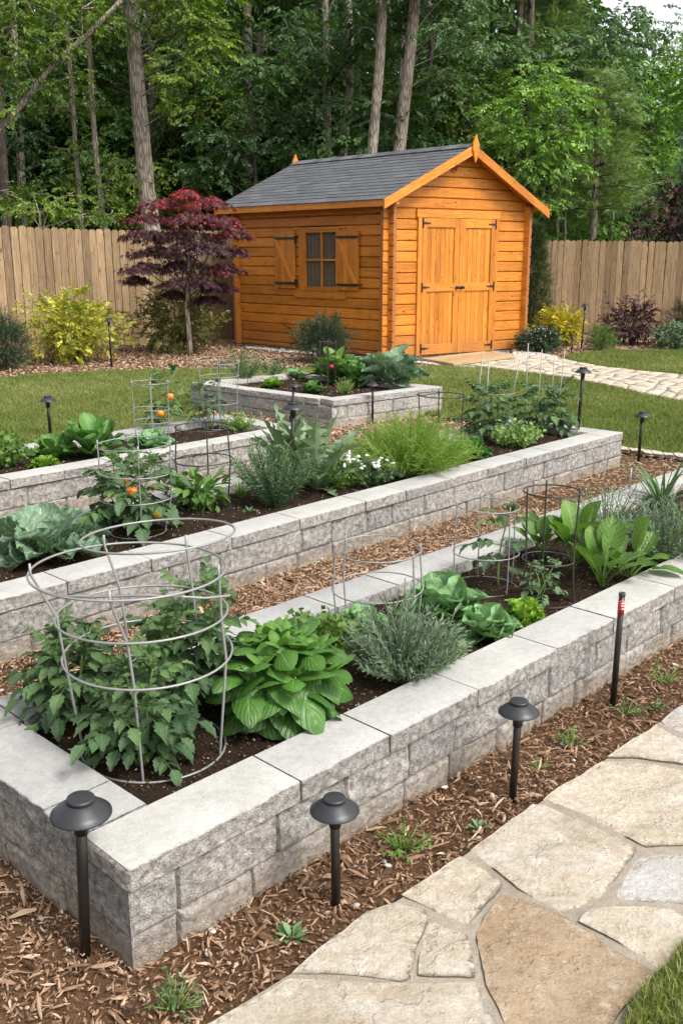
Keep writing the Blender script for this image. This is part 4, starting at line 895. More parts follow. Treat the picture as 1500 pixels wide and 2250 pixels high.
for c0, cr, st, lab in (((1078, 958), (1085, 862, 40), [((1038, 958), (1061, 776)), ((1062, 965), (1074, 788)), ((1112, 935), (1141, 790))], 'grey pronged cage round the left bushy tomato, far end of the middle bed'),
                      ((1190, 948), (1194, 852, 41), [((1150, 945), (1160, 754)), ((1176, 955), (1190, 768)), ((1208, 925), (1217, 778)), ((1219, 957), (1240, 768))], 'grey pronged cage round the right bushy tomato, far end of the middle bed')):
    b = G(*c0, .222); root = thing('tomato_cage', lab, 'plant cage', b, 'wire plant cages')
    v, f = ring(((cr[0] - c0[0]) * MPP(b), 0, HT(b[1], cr[1]) - .222), cr[2] * MPP(b), .004); mk('ring', v, f, M['wire'], root, world=False)
    for (x0, y0), (x1, y1) in st:
        p0 = G(x0, y0, .222); p1 = D(x1, y1, p0[1] + .02); v, f, u = tube(np.array([p0 - [0, 0, .03], (p0 + p1) / 2, p1]), .0042, 7); mk('leg', v, f, M['wire'], root)
p0 = G(1380, 1090, .222); p1 = D(1386, 1028, p0[1]); o = MB(); v, f, u = tube(np.array([p0, (p0 + p1) / 2, p1]), .006, 8); o.add(v, f, u); o = o.build('garden_stake', M['wire'], None, True, loc=p0); tag(o, 'short grey metal stake at the back edge of the nearest bed', 'stake')
# ------------------------------------------------------------------ vegetables and herbs: (builder, foot px, width px, top px)
def plant(name, label, cat, c0, wpx, ty, fn, z0=.222, group=None):
    b = G(*c0, z0); m = MPP(b); w = wpx * m; h = HT(b[1], ty) - z0
    root = thing(name, label, cat, b, group); fn(root, w, h, m); return root, b, m
GB = 'plants in the raised beds'
T_ = lambda s, ns=4, npl=9, k=.55: (lambda r, w, h, m: tomato(r, w, h, LM['tomato'], w * k, ns, npl, s))
plant('tomato_plant', 'bushy dark tomato plant at the left inside the big cage, leaning over the bed rim', 'tomato plant', (165, 1585), 225, 1395, T_(11, 6, 11, .46))
plant('tomato_plant', 'front tomato plant inside the big cage, over the bare soil', 'tomato plant', (310, 1680), 220, 1460, T_(22, 5, 10, .46))
plant('tomato_plant', 'tallest tomato plant inside the big cage, next to the basil', 'tomato plant', (412, 1560), 255, 1300, T_(33, 7, 12, .44))
plant('basil_plant', 'large basil with broad glossy leaves, right of the big cage', 'basil plant', (618, 1578), 285, 1372, lambda r, w, h, m: basil(r, w, h, LM["basil"], 108 * m))
LTpar = [leaf_t(.9, 4, .1, .1, .8, lobes=.35, cols=1)]
plant('parsley_plant', 'pale green parsley behind the basil', 'parsley', (695, 1432), 165, 1338, lambda r, w, h, m: spiky(r, w, h, LM['parsley'], LTpar, 60, 4, 8, .30, 1.15, ang=1.2))
plant('lavender_plant', 'grey-green lavender bush by the front rim of the nearest bed', 'lavender', (888, 1490), 235, 1318, lambda r, w, h, m: spiky(r, w, h, LM['lavender'], LT_needle, 260, 6, 16, .17, 1.05, 9, M['lilac'], ang=.75))
plant('lettuce', 'small pale lettuce inside the two-ring cage', 'lettuce', (800, 1388), 120, 1325, lambda r, w, h, m: rosette(r, w, h, LM['cabbage'], LT_let, 16, (.2, 1.25), 8, rr=(.5, 1)))
plant('cabbage', 'dark leafy cabbage right of the two-ring cage', 'cabbage', (975, 1362), 210, 1255, lambda r, w, h, m: rosette(r, w, h, LM['cabbage'], LT_cab, 30, (.2, 1.4), 9, rr=(.1, .8)))
plant('cabbage', 'pale round cabbage spreading against the front rim', 'cabbage', (1070, 1402), 175, 1328, lambda r, w, h, m: rosette(r, w, h, LM['cabbage'], LT_cab, 26, (.1, 1.4), 10, rr=(.35, 1)))
plant('frilly_lettuce', 'bright green frilly lettuce beside the pale cabbage', 'lettuce', (1148, 1378), 90, 1316, lambda r, w, h, m: rosette(r, w, h, LM['lettuce'], LT_frill, 44, (.05, 1.35), 11, rr=(.2, 1)))
plant('tomato_plant', 'single-stem young tomato inside the grey cage of the nearest bed', 'tomato plant', (1095, 1290), 95, 1118, T_(44, 1, 11, .72))
plant('tomato_plant', 'small sprawling tomato seedling under the black cage', 'tomato plant', (1180, 1322), 105, 1240, lambda r, w, h, m: tomato(r, w, h, LM['herb'], w * .5, 3, 5, 55))
ch = lambda s, n, inc=(.08, .6): (lambda r, w, h, m: rosette(r, w, h, LM['chard'], LT_chard, n, inc, s, rr=(.15, .95), roll=.5))
plant('chard_plant', 'broad-leaved chard left of the black cage, at the back rim', 'chard', (1188, 1225), 130, 1122, ch(1, 9))
plant('chard_plant', 'tallest chard, seen through the black cage', 'chard', (1265, 1240), 115, 1092, ch(2, 10, (.05, .5)))
plant('chard_plant', 'upright chard with cupped leaves in the open soil', 'chard', (1322, 1288), 120, 1140, ch(3, 9, (.06, .55)))
plant('chard_plant', 'chard with one leaf lying out to the right', 'chard', (1382, 1268), 150, 1128, ch(4, 11, (.06, 1.15)))
plant('lavender_plant', 'airy pale lavender behind the chard at the back rim', 'lavender', (1330, 1175), 190, 1052, lambda r, w, h, m: spiky(r, w, h, LM['lavender'], LT_needle, 90, 7, 9, .16, 1.1, 10, M['lilac'], ang=.8))
plant('lavender_plant', 'dense lavender at the right edge of the photo in the nearest bed', 'lavender', (1465, 1230), 200, 1085, lambda r, w, h, m: spiky(r, w, h, LM['lavender'], LT_needle, 190, 8, 14, .16, 1.1, 14, M['lilac'], ang=.75))
def straps(n, inc, s, mat='iris', w_=1.6):
    def f(r, w, h, m):
        rr = np.random.default_rng(s); F = Fol(); az = rr.uniform(0, 6.28, n); ic = rr.random(n) ** .8 * inc; ln = np.hypot(w * .5 * np.sin(ic), h * np.cos(ic)) * rr.uniform(.8, 1.1, n)
        pos = np.stack([np.cos(az), np.sin(az), 0 * az], 1) * (rr.random(n) * w * .12)[:, None]
        for k in range(3):
            q = np.arange(n) % 3 == k; F.put(LT_blade[k], pos[q], frames(sph(az[q], ic[q])), np.stack([ln[q] * w_, ln[q], ln[q]], 1), rr.random(q.sum()))
        L('foliage', F, LM[mat], r)
    return f
plant('leek_plant', 'strap-leaved plant with wide blades at the right edge', 'leek', (1452, 1112), 150, 985, straps(26, .75, 3))
plant('collard_plant', 'big blue-green collard at the left edge of the middle bed', 'collard', (100, 1222), 275, 1108, lambda r, w, h, m: rosette(r, w, h, LM['collard'], LT_col, 22, (.3, 1.35), 12, rr=(.2, 1), base=.03))
r_, b_, m_ = plant('tomato_plant', 'tomato plant with three orange and yellow fruits in the middle bed', 'tomato plant', (285, 1168), 195, 1018, T_(66, 5, 9, .45))
blobs(r_, [np.array(D(px, py, b_[1] - .10)) - b_ for px, py in ((290, 1080), (279, 1054))], [13 * m_ * .95, 6 * m_], M['tomfruit'], 'tomato'); blobs(r_, [np.array(D(346, 1129, b_[1] - .1)) - b_], [11 * m_ * .95], M['yelfruit'], 'tomato')
plant('pepper_plant', 'bright green pepper plant inside the black cage of the middle bed', 'pepper plant', (440, 1120), 125, 1035, lambda r, w, h, m: bushy(r, w, h, LM['pepper'], LT_small, 170, w * .26, 7, spr=1, nst=6, stemmat=M['stem'], fill=1.8))
plant('chive_plant', 'tuft of bright chives left of the rosemary', 'chives', (530, 1092), 68, 1040, straps(60, .75, 5, 'parsley', .8))
plant('rosemary_plant', 'grey-green rosemary bush before the tall path light', 'rosemary', (607, 1112), 130, 965, lambda r, w, h, m: spiky(r, w, h, LM['herb'], LT_needle, 110, 13, 18, .17, .75, ang=.9))
plant('artichoke_plant', 'upright artichoke with one broad dark leaf, left of the tall path light', 'artichoke', (640, 1062), 120, 888, lambda r, w, h, m: rosette(r, w, h, LM['artichoke'], [LT_nar[0], LT_art[0], LT_nar[0]], 16, (.04, .7), 14, rr=(.1, .6)))
plant('artichoke_plant', 'arching artichoke with deeply cut leaves, right of the tall path light', 'artichoke', (695, 1075), 165, 888, lambda r, w, h, m: rosette(r, w, h, LM['artichoke'], LT_art, 26, (.15, 1.2), 15, rr=(.4, 1)))
def flowery(s, mat='parsley', nfl=10):
    def f(r, w, h, m):
        spiky(r, w, h, LM[mat], LTpar, 46, s, 7, .26, 1.1, ang=1.1)
        rr = np.random.default_rng(s); B = MB()
        for k in range(nfl):
            a, u = rr.uniform(0, 6.28), rr.random() ** .5; p = np.array([math.cos(a) * u * w * .4, math.sin(a) * u * w * .4, h * rr.uniform(.75, 1.05)])
            for t in range(3): v, f_ = lathe([(0, -.006), (.009, -.002), (.010, .004), (0, .009)], 7, p + rr.uniform(-.008, .008, 3)); B.add(v, f_)
        B.build('flowers', M['petal'], r, True, world=False, kind='stuff')
    return f
plant('white_flower_plant', 'low plant with white flowers and spreading stalks, left of the fennel', 'flowering plant', (748, 1070), 110, 998, flowery(3, 'parsley', 16))
plant('white_flower_plant', 'leafy mound dotted with white flowers under the fennel', 'flowering plant', (812, 1066), 130, 1008, flowery(5, 'herb', 18))
def fennel(r, w, h, m): spiky(r, w, h, LM['fennel'], [leaf_t(.065, 2, 0, .3, .9, cols=1)], 420, 16, 18, .22, 1.2, ang=.85, stemmat=M['stempale'])
plant('fennel_plant', 'wide feathery yellow-green fennel in the middle bed', 'fennel', (900, 1042), 250, 905, fennel)
plant('lettuce', 'dark lettuce against the front rim right of the fennel', 'lettuce', (1035, 1008), 115, 958, lambda r, w, h, m: rosette(r, w, h, LM['darkgreen'], LT_let, 20, (.3, 1.35), 17, rr=(.2, 1)))
plant('tomato_plant', 'left of the two bushy tomato plants at the far end of the middle bed', 'tomato plant', (1075, 965), 125, 848, T_(77, 5, 9, .42))
plant('tomato_plant', 'right of the two bushy tomato plants at the far end of the middle bed', 'tomato plant', (1190, 952), 125, 846, T_(88, 5, 9, .42))
plant('herb_plant', 'pale low herb between the two tomatoes and the front rim', 'herb', (1138, 982), 100, 918, lambda r, w, h, m: spiky(r, w, h, LM['pale'], LTpar, 46, 19, 8, .28, 1.1, ang=1.1))
plant('parsley_plant', 'parsley at the left edge of the photo in the left bed', 'parsley', (8, 1025), 120, 945, lambda r, w, h, m: spiky(r, w, h, LM['parsley'], LTpar, 50, 21, 8, .3, 1.0, ang=1.1))
plant('frilly_lettuce', 'tiny bright lettuce at the front rim of the left bed', 'lettuce', (98, 1028), 65, 1000, lambda r, w, h, m: rosette(r, w, h, LM['lettuce'], LT_frill, 30, (.1, 1.3), 22, rr=(.1, .9)))
plant('spinach_plant', 'lower dark spinach left of the tall spinach in the left bed', 'spinach', (122, 1008), 95, 940, lambda r, w, h, m: rosette(r, w, h, LM['darkgreen'], [LT_chard[0], LT_cab[1]], 14, (.3, 1.1), 23, rr=(.4, 1)))
plant('spinach_plant', 'tall spinach with the biggest leaves of the left bed', 'spinach', (208, 1003), 150, 903, lambda r, w, h, m: rosette(r, w, h, LM['darkgreen'], LT_chard + LT_cab[:1], 26, (.1, 1.25), 24, rr=(.3, 1)))
plant('cabbage', 'low cabbage at the foot of the caged tomato in the left bed', 'cabbage', (335, 990), 125, 935, lambda r, w, h, m: rosette(r, w, h, LM['cabbage'], LT_cab, 20, (.3, 1.35), 25, rr=(.1, .8)))
r_, b_, m_ = plant('tomato_plant', 'tall thin tomato with two orange fruits in the left bed', 'tomato plant', (362, 950), 95, 808, T_(99, 3, 8, .46))
blobs(r_, [np.array(D(px, py, b_[1] - .12)) - b_ for px, py in ((353, 908), (374, 871))], [8 * m_] * 2, M['tomfruit'], 'tomato')
plant('tomato_plant', 'thin tomato without fruit at the far end of the left bed', 'tomato plant', (466, 940), 80, 836, T_(101, 3, 8, .46))
plant('alyssum_plant', 'rounded pale green plant in the right corner of the left bed', 'alyssum', (528, 945), 66, 898, lambda r, w, h, m: spiky(r, w, h, LM['pale'], LTpar, 60, 26, 9, .2, 1.35, ang=1.1))
plant('herb_plant', 'upright sage at the left of the farthest bed', 'herb', (534, 840), 62, 768, lambda r, w, h, m: spiky(r, w, h, LM['herb'], LT_needle, 50, 27, 12, .22, .8, 12, M['stempale']))
plant('herb_plant', 'thin pale herb right of the sage in the farthest bed', 'herb', (596, 832), 50, 780, lambda r, w, h, m: spiky(r, w, h, LM['herb'], LTpar, 26, 28, 7, .2, .8))
plant('lettuce', 'pale lettuce at the front left rim of the farthest bed', 'lettuce', (600, 852), 62, 828, lambda r, w, h, m: rosette(r, w, h, LM['lettuce'], LT_let, 20, (.2, 1.3), 29, rr=(0, .5)))
plant('lettuce', 'rounded lettuce at the back of the farthest bed', 'lettuce', (650, 832), 60, 808, lambda r, w, h, m: rosette(r, w, h, LM['cabbage'], LT_let, 20, (.2, 1.3), 30, rr=(.3, 1)))
plant('lettuce', 'green lettuce behind the front path light of the farthest bed', 'lettuce', (688, 864), 66, 834, lambda r, w, h, m: rosette(r, w, h, LM['darkgreen'], LT_let, 20, (.2, 1.3), 31, rr=(.4, 1)))
plant('chard_plant', 'large glossy chard in the farthest bed, left of the squash', 'chard', (738, 842), 125, 756, lambda r, w, h, m: rosette(r, w, h, LM['chard'], LT_chard + LT_cab[:1], 34, (.05, 1.05), 32, rr=(0, .8)))
r_, b_, m_ = plant('tomato_plant', 'low leafy plant with two red fruits in the farthest bed', 'tomato plant', (785, 850), 75, 778, lambda r, w, h, m: rosette(r, w, h, LM['darkgreen'], LT_cab, 16, (.1, .9), 33, rr=(.3, 1)))
blobs(r_, [np.array(D(797, 834, b_[1] - .12)) - b_, np.array(D(728, 806, b_[1] - .2)) - b_], [6 * m_, 5 * m_], M['redfruit'], 'tomato')
plant('squash_plant', 'squash with pale blue-green lobed leaves at the right of the farthest bed', 'squash', (855, 850), 135, 752, lambda r, w, h, m: rosette(r, w, h, LM['collard'], LT_zuc, 26, (.08, 1.15), 34, rr=(.3, 1)))
plant('herb_plant', 'small feathery dill at the front corner of the farthest bed', 'herb', (756, 866), 34, 826, lambda r, w, h, m: spiky(r, w, h, LM['fennel'], LT_needle, 30, 35, 9, .25, .8))
# weeds at the feet of the beds
wl = [((385, 2215), 95, 2140, 'dandelion weed with a yellow bud in the mulch, bottom left'), ((885, 1868), 92, 1802, 'weed in the mulch below the nearest bed, right of the middle path light'), ((640, 2060), 50, 2022, 'tiny seedling by the white stones left of the patio'), ((1255, 1640), 75, 1602, 'flat weed in the mulch left of the capless stake'),
      ((1375, 1570), 55, 1520, 'feathery weed at the foot of the capless stake'), ((1455, 1500), 40, 1440, 'tallest weed, at the right edge between patio and nearest bed'), ((1050, 1820), 32, 1795, 'small seedling by the patio edge near the white pebble'), ((1185, 1690), 40, 1665, 'dry weed right of the third path light'), ((1440, 1560), 40, 1530, 'little weed with lilac flowers at the patio edge'), ((245, 1590), 60, 1568, 'low weed on the soil at the left of the big cage'), ((548, 1125), 30, 1108, 'tiny seedling on the soil of the middle bed')]
for k, (c0, w_, ty, lab) in enumerate(wl):
    z0 = .222 if k >= 9 else .004
    r_, b_, m_ = plant('weed', lab, 'weed', c0, w_, ty, (lambda k: lambda r, w, h, m: spiky(r, w * 1.1, h, LM['parsley' if k % 2 else 'herb'], [leaf_t(.5, 6, .1, .2, .9, lobes=.4, cols=1)], 12 + 8 * (k < 3), 60 + k, 6, .30, 1.25, ang=1.0) if k not in (2, 6, 10) else rosette(r, w, h, LM['herb' if k in (4, 7) else 'cabbage'], [leaf_t(.3, 10, .1, .3, .9, lobes=.4, cols=1), LT_small[0]], 14 if k < 3 else 10, (.25, 1.35), 60 + k, rr=(.3, 1)))(k), z0)
# ------------------------------------------------------------------ shrubs of the mulch border
def shrub(name, label, c0, wpx, ty, mat, leaf, n, ls, seed, **k):
    plant(name, label, 'shrub', c0, wpx, ty, lambda r, w, h, m: bushy(r, w, h, LM[mat], leaf, n, ls, seed, **k), 0.0)
SPR = [flat_spray(LT_small, 9, .36, s) for s in (1, 2, 3)]; SPN = [sprig(LT_needle, 14, .3, .8, seed=s) for s in (1, 2)]; SPC = [cross_needles(18, s, .45) for s in (1, 2, 3)]
shrub('yew_shrub', 'dark bluish conifer shrub at the left edge by the fence', (8, 812), 120, 700, 'yew', SPN, 900, .16, 1, up=.6)
shrub('golden_shrub', 'large yellow-green shrub before the left fence', (165, 795), 205, 645, 'yellow', SPR, 900, .16, 2, lump=.4, up=.35, fill=1.9)
shrub('variegated_shrub', 'dark yellow-edged shrub behind the maple trunk', (388, 772), 185, 640, 'varie', SPR, 700, .17, 3, lump=.3, up=.3)
shrub('yew_shrub', 'dark green yew against the shed side wall', (708, 797), 125, 702, 'yew', SPN, 800, .17, 4, up=.8)
shrub('arborvitae', 'narrow columnar evergreen at the right corner of the shed', (1163, 745), 82, 500, 'arbor', SPC, 3200, .17, 5, prof=lambda t: np.interp(t, [0, .25, .6, .9, 1], [.85, 1, .75, .35, .08]), up=.5, lump=.2)
shrub('boxwood_shrub', 'low dark shrub dotted white at the shed corner', (1185, 775), 90, 722, 'yew', SPR, 500, .12, 6)
shrub('golden_shrub', 'golden yellow shrub right of the columnar evergreen', (1228, 760), 98, 676, 'yellowb', SPR, 560, .14, 7, lump=.35)
shrub('ball_shrub', 'round fresh-green shrub before the right fence', (1319, 770), 66, 720, 'green', SPC, 900, .10, 8)
shrub('barberry_shrub', 'purple loose shrub before the right fence', (1387, 758), 125, 660, 'purple', SPR, 380, .16, 9, lump=.4, nst=14, fill=1.6)
shrub('yew_shrub', 'dark green shrub at the right edge by the fence', (1498, 735), 75, 655, 'yew', SPN, 500, .16, 10, up=.8)
shrub('white_flower_shrub', 'low mounded shrub dotted white at the right edge', (1480, 767), 95, 718, 'herb', SPR, 600, .11, 11)
for nm, c0, w_, ty in (('boxwood_shrub', (1185, 775), 90, 722), ('white_flower_shrub', (1480, 767), 95, 718)):
    ro = bpy.data.objects[nm]; b = G(*c0); m = MPP(b); h = HT(b[1], ty); B = MB()
    for k in range(60):
        a, e = R.uniform(0, 6.28), R.uniform(0, 1.4); p = np.array([math.cos(a) * math.sin(e) * w_ * m * .48, math.sin(a) * math.sin(e) * w_ * m * .48, h * .5 + math.cos(e) * h * .5]); v, f = lathe([(0, -.008), (.010, 0), (0, .009)], 6, p); B.add(v, f)
    B.build('flowers', M['petal'], ro, True, world=False, kind='stuff')
# ------------------------------------------------------------------ shed: u along the gable front, v back along the side wall
C0 = xy(850, 790); E1 = np.array([.84503, .53472]); E2 = np.array([-.69960, .71454]); SW, SL = 2.86, 3.76
def W(u, v, z): p = C0 + E1 * u + E2 * v; return np.array([p[0], p[1], z])
X1, X2, Z3 = np.array([*E1, 0]), np.array([*E2, 0]), np.array([0, 0, 1.0])
shed = thing('garden_shed', 'orange stained log shed with grey shingle roof and double doors', 'shed', (*C0, 0))
def sbox(B, u0, u1, v0, v1, z0, z1, grain=0, rnd=None): return B.box(W(u0, v0, z0), X1 * (u1 - u0), X2 * (v1 - v0), Z3 * (z1 - z0), rnd, grain)
def log(B, EB, mp, s0, s1, z0, z1, t0=None, t1=None, th=.06):
    """one log with chamfered edges; mp(s, depth, z) -> world; t0/t1: end positions at the top when the ends are cut to the roof slope"""
    t0 = s0 if t0 is None else t0; t1 = s1 if t1 is None else t1; rn = R.random(); hgt = z1 - z0
    sec = [(z0, th), (z0 + .003, .018), (z0 + .018, .001), (z1 - .016, 0), (z1 - .003, .016), (z1, th)]
    A, Bv = [], []
    for z, d in sec:
        k = (z - z0) / hgt; A.append(mp(s0 + (t0 - s0) * k, d, z)); Bv.append(mp(s1 + (t1 - s1) * k, d, z))
    ou, ov = R.random(2) * 9; n = 6
    for k in range(n):
        k2 = (k + 1) % n; q = [A[k], Bv[k], Bv[k2], A[k2]]; z_a, z_b = sec[k][0] - z0, sec[k2][0] - z0
        B.add(q, np.array([[0, 1, 2, 3]]), [(s0 + ou, z_a + ov), (s1 + ou, z_a + ov), (t1 + ou, z_b + ov), (t0 + ou, z_b + ov)], rn)
    for E_, f in ((A, list(range(n))[::-1]), (Bv, list(range(n)))): B.add(E_, np.array([f]), [(z + ou, d + ov) for z, d in sec], -1.0)
CR = .1635; FB, SB, EB, BB = MB(), MB(), MB(), MB()
fr = lambda s, d, z: W(s, d, z); sd = lambda s, d, z: W(d, s, z); rt = lambda s, d, z: W(SW - d, s, z); bk = lambda s, d, z: W(s, SL - d, z)
def roofz(u): return 2.40 + .503 * (u + .28) if u < 1.41 else 2.40 + .503 * 1.69 - .56 * (u - 1.41)
for k in range(14):
    z0 = .03 + k * CR; z1 = z0 + CR - .001
    if z0 < 2.12:
        log(FB, EB, fr, -.10, .56, z0, z1); log(FB, EB, fr, 2.17, SW + .08, z0, z1)
    else: log(FB, EB, fr, -.10 if k < 14 else 0, SW + .08, z0, z1)
    log(BB, EB, bk, -.1, SW + .1, z0, z1)
k = 14
while True:
    z0 = .03 + k * CR; z1 = z0 + CR - .001
    lo = lambda z: (z + .01 - 2.40) / .503 - .28; hi = lambda z: 1.41 + (2.40 + .503 * 1.69 - z - .01) / .56
    if lo(z1) > hi(z1) - .05: break
    a0, a1, b0, b1 = max(lo(z0), -.1), min(hi(z0), SW + .08), max(lo(z1), -.1), min(hi(z1), SW + .08)
    log(FB, EB, fr, a0, a1, z0, z1, b0, b1); log(BB, EB, bk, a0, a1, z0, z1, b0, b1); k += 1
for k in range(15):
    z0 = max(.03, .03 + (k - .5) * CR); z1 = .03 + (k + .5) * CR - .001
    zc = (z0 + z1) / 2
    if 1.05 < zc < 2.02: segs = [(-.10, 1.06), (2.06, SL + .1)]
    else: segs = [(-.10, SL + .1)]
    for a, b in segs:
        cut = 2.2 + R.uniform(-.9, .9)
        if b - a > 3 and k % 3 == 0: log(SB, EB, sd, a, cut - .001, z0, z1); log(SB, EB, sd, cut, b, z0, z1)
        else: log(SB, EB, sd, a, b, z0, z1)
    log(BB, EB, rt, -.10, SL + .1, z0, z1)
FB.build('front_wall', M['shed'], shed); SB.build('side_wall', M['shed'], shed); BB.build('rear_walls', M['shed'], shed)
B = MB(); sbox(B, .02, SW - .02, .02, SL - .02, -.05, .028); B.build('foundation', plain('grey_block', (.20, .19, .18), .9), shed)
# roof
B = MB()
def slopebox(B, u0, z0, u1, z1, v0, v1, th, grain, rnd=None):
    B.box(W(u0, v0, z0), X1 * (u1 - u0) + Z3 * (z1 - z0), X2 * (v1 - v0), Z3 * th, rnd, grain)
nb = 13; VA, VB = -.215, 3.93
def SLP(side, t): return (-.28 + 1.69 * t, 2.40 + .503 * 1.69 * t) if side == 0 else (3.06 - 1.65 * t, 2.40 + .503 * 1.69 - .56 * 1.65 * (1 - t))
for side in (0, 1):
    for i in range(nb): a, b = SLP(side, i / nb + .002), SLP(side, (i + 1) / nb - .002); slopebox(B, *a, *b, VA + .02, VB - .02, .018, 1)
roof = B.build('roof', M['shed'], shed)
B = MB(); rows = 15
for side in (0, 1):
    for i in range(rows):
        a, b = SLP(side, i / rows if i else -.02), SLP(side, min((i + 1.2) / rows, 1.0))
        v = VA - .02 - (i % 2) * .1625
        while v < VB + .02:
            w = .325; v0, v1 = max(v + .009, VA - .02), min(v + w - .009, VB + .02)
            if v1 > v0 + .02:
                j = R.uniform(-.0015, .0015); u0, z0 = a; u1, z1 = b; z0 += .010; z1 -= .001; rn = float(np.clip(.5 + R.normal(0, .16), 0, 1))
                B.box(W(u0, v0, z0 + .030 + j), X1 * (u1 - u0) + Z3 * (z1 - z0), X2 * (v1 - v0), Z3 * .009, rn, 0)
            v += w
B.build('shingles', M['shingle'], roof)
B = MB(); v = VA - .02; zt = SLP(0, 1)[1] + .052
while v < VB + .02:
    v1 = min(v + .26, VB + .025); rn = R.random()
    for s in (-1, 1):
        o = W(1.41, v, zt); B.box(o + (X2 * 0), X1 * s * .15 - Z3 * .070, X2 * (v1 - v - .004) + Z3 * -.004, Z3 * .012, rn, 0)
    v += .26
B.build('ridge_cap', M['shingle'], roof)
for sg, lab in ((0, 'left'), (1, 'right')):
    for vv, nm in ((-.245, 'barge_board'), (VB, 'barge_board')):
        B = MB(); a, b = SLP(sg, -.012), SLP(sg, 1.0); hb = .14
        o = W(a[0], vv, a[1] - hb + .035); B.box(o, X1 * (b[0] - a[0]) + Z3 * (b[1] - a[1]), X2 * .026, Z3 * hb, None, 0); B.build(nm, M['shed'], shed)
B = MB(); sbox(B, -.292, -.268, VA, VB, 2.325, 2.432, 1); B.build('fascia', M['shed'], shed)
B = MB(); sbox(B, 3.045, 3.068, VA, VB, 2.33, 2.43, 1); B.build('fascia', M['shed'], shed)
B = MB()
for uu in (-.02, 2.92): sbox(B, uu - .035, uu + .035, VA + .01, 0, 2.36 if uu < 1 else 2.33, 2.45 if uu < 1 else 2.40, 1)
B.build('purlins', M['shed'], shed)
fp = np.array([(0, .30), (.052, .16), (.055, .07), (.038, .035), (.030, -.03), (0, -.125), (-.030, -.03), (-.038, .035), (-.055, .07), (-.052, .16)])
for vv in (-.275, VB + .03):
    n = len(fp); zc = SLP(0, 1)[1] - .115; V = [W(1.41 + x * 1.15, vv + t, zc + z * 1.0) for t in (0, .028) for x, z in fp]; k = np.arange(n)
    side = np.stack([k, k + n, (k + 1) % n + n, (k + 1) % n], 1)
    mk('finial', np.array(V), [np.array([k, (k + n)[::-1]]), side], M['shed'], shed, uv=np.array([(z, x) for t in (0, 1) for x, z in fp]), rnd=np.full(2 * n, .6), smooth=False)
# doors
def trim(name, L_, par=shed, mat='shed'):
    B = MB()
    for a in L_: sbox(B, *a)
    return B.build(name, M[mat], par)
trim('door_jamb', [(.545, .625, -.030, .03, .03, 2.185, 2)]); trim('door_jamb', [(2.135, 2.20, -.030, .03, .03, 2.185, 2)]); trim('lintel', [(.515, 2.215, -.034, .03, 2.188, 2.312, 0)])
trim('door_backing', [(.60, 2.17, .012, .05, .03, 2.19, 2)])
for u0, u1 in ((.630, 1.378), (1.386, 2.130)):
    B = MB(); n = 8; x0, x1 = u0 + .004, u1 - .004
    for i in range(n): a, b = x0 + (x1 - x0) * i / n, x0 + (x1 - x0) * (i + 1) / n; sbox(B, a + .003, b - .003, -.012, .008, .045, 2.175, 2)
    lo, hi = (.085, .105) if u0 < 1 else (.105, .085)
    sbox(B, u0, u0 + lo, -.034, -.0125, .04, 2.18, 2); sbox(B, u1 - hi, u1, -.034, -.0125, .04, 2.18, 2)
    for z0, z1 in ((.04, .20), (1.045, 1.17), (2.04, 2.18)): sbox(B, u0 + lo + .001, u1 - hi - .001, -.033, -.0125, z0, z1, 0)
    dr = B.build('door', M['shed'], shed)
    hs, sg = (u0, 1) if u0 < 1 else (u1, -1)
    for zc in (.14, 1.11, 2.10):
        B = MB(); a, b = sorted((hs - sg * .012, hs + sg * .014)); sbox(B, a, b, -.041, -.035, zc - .075, zc + .075, 2)
        a, b = sorted((hs + sg * .014, hs + sg * .085)); sbox(B, a, b, -.040, -.035, zc - .016, zc + .016, 0)
        a, b = sorted((hs + sg * .085, hs + sg * .15)); sbox(B, a, b, -.040, -.035, zc - .010, zc + .010, 0)
        v, f, u = tube([W(hs, -.042, zc - .05), W(hs, -.042, zc + .05)], .006, 8); B.add(v, f, u); B.build('hinge', M['iron'], dr)
    kx = 1.335 if u0 < 1 else 1.432; nv = np.array([E2[0], E2[1], 0]) * -1
    B = MB(); v, f = lathe([(.028, 0), (.028, .006), (.010, .010), (.010, .035), (.024, .042), (.027, .052), (.020, .062), (0, .065)], 18)
    rot = np.stack([X1, Z3, nv / np.linalg.norm(nv)], 1); B.add(v @ rot.T + W(kx, -.034, 1.10), f); B.build('knob', M['iron'], dr, True)
# carved emblem below the gable peak
B = MB(); th = np.arange(28) * 2 * PI / 28; ce = W(1.24, -.006, 2.985)
loop = np.array([ce + X1 * math.cos(t) * .075 + Z3 * math.sin(t) * .105 for t in np.append(th, th[0])]); v, f, u = tube(loop, .008, 6); B.add(v, f, u)
for k in range(6):
    x = -.05 + .02 * k; p = [ce + X1 * x + Z3 * -.07, ce + X1 * (x * 1.3 + .005) + Z3 * .0, ce + X1 * (x * .8) + Z3 * .055]; v, f, u = tube(np.array(p), .0055, 5); B.add(v, f, u)
B.build('carved_emblem', M['endgrain'], shed, True)
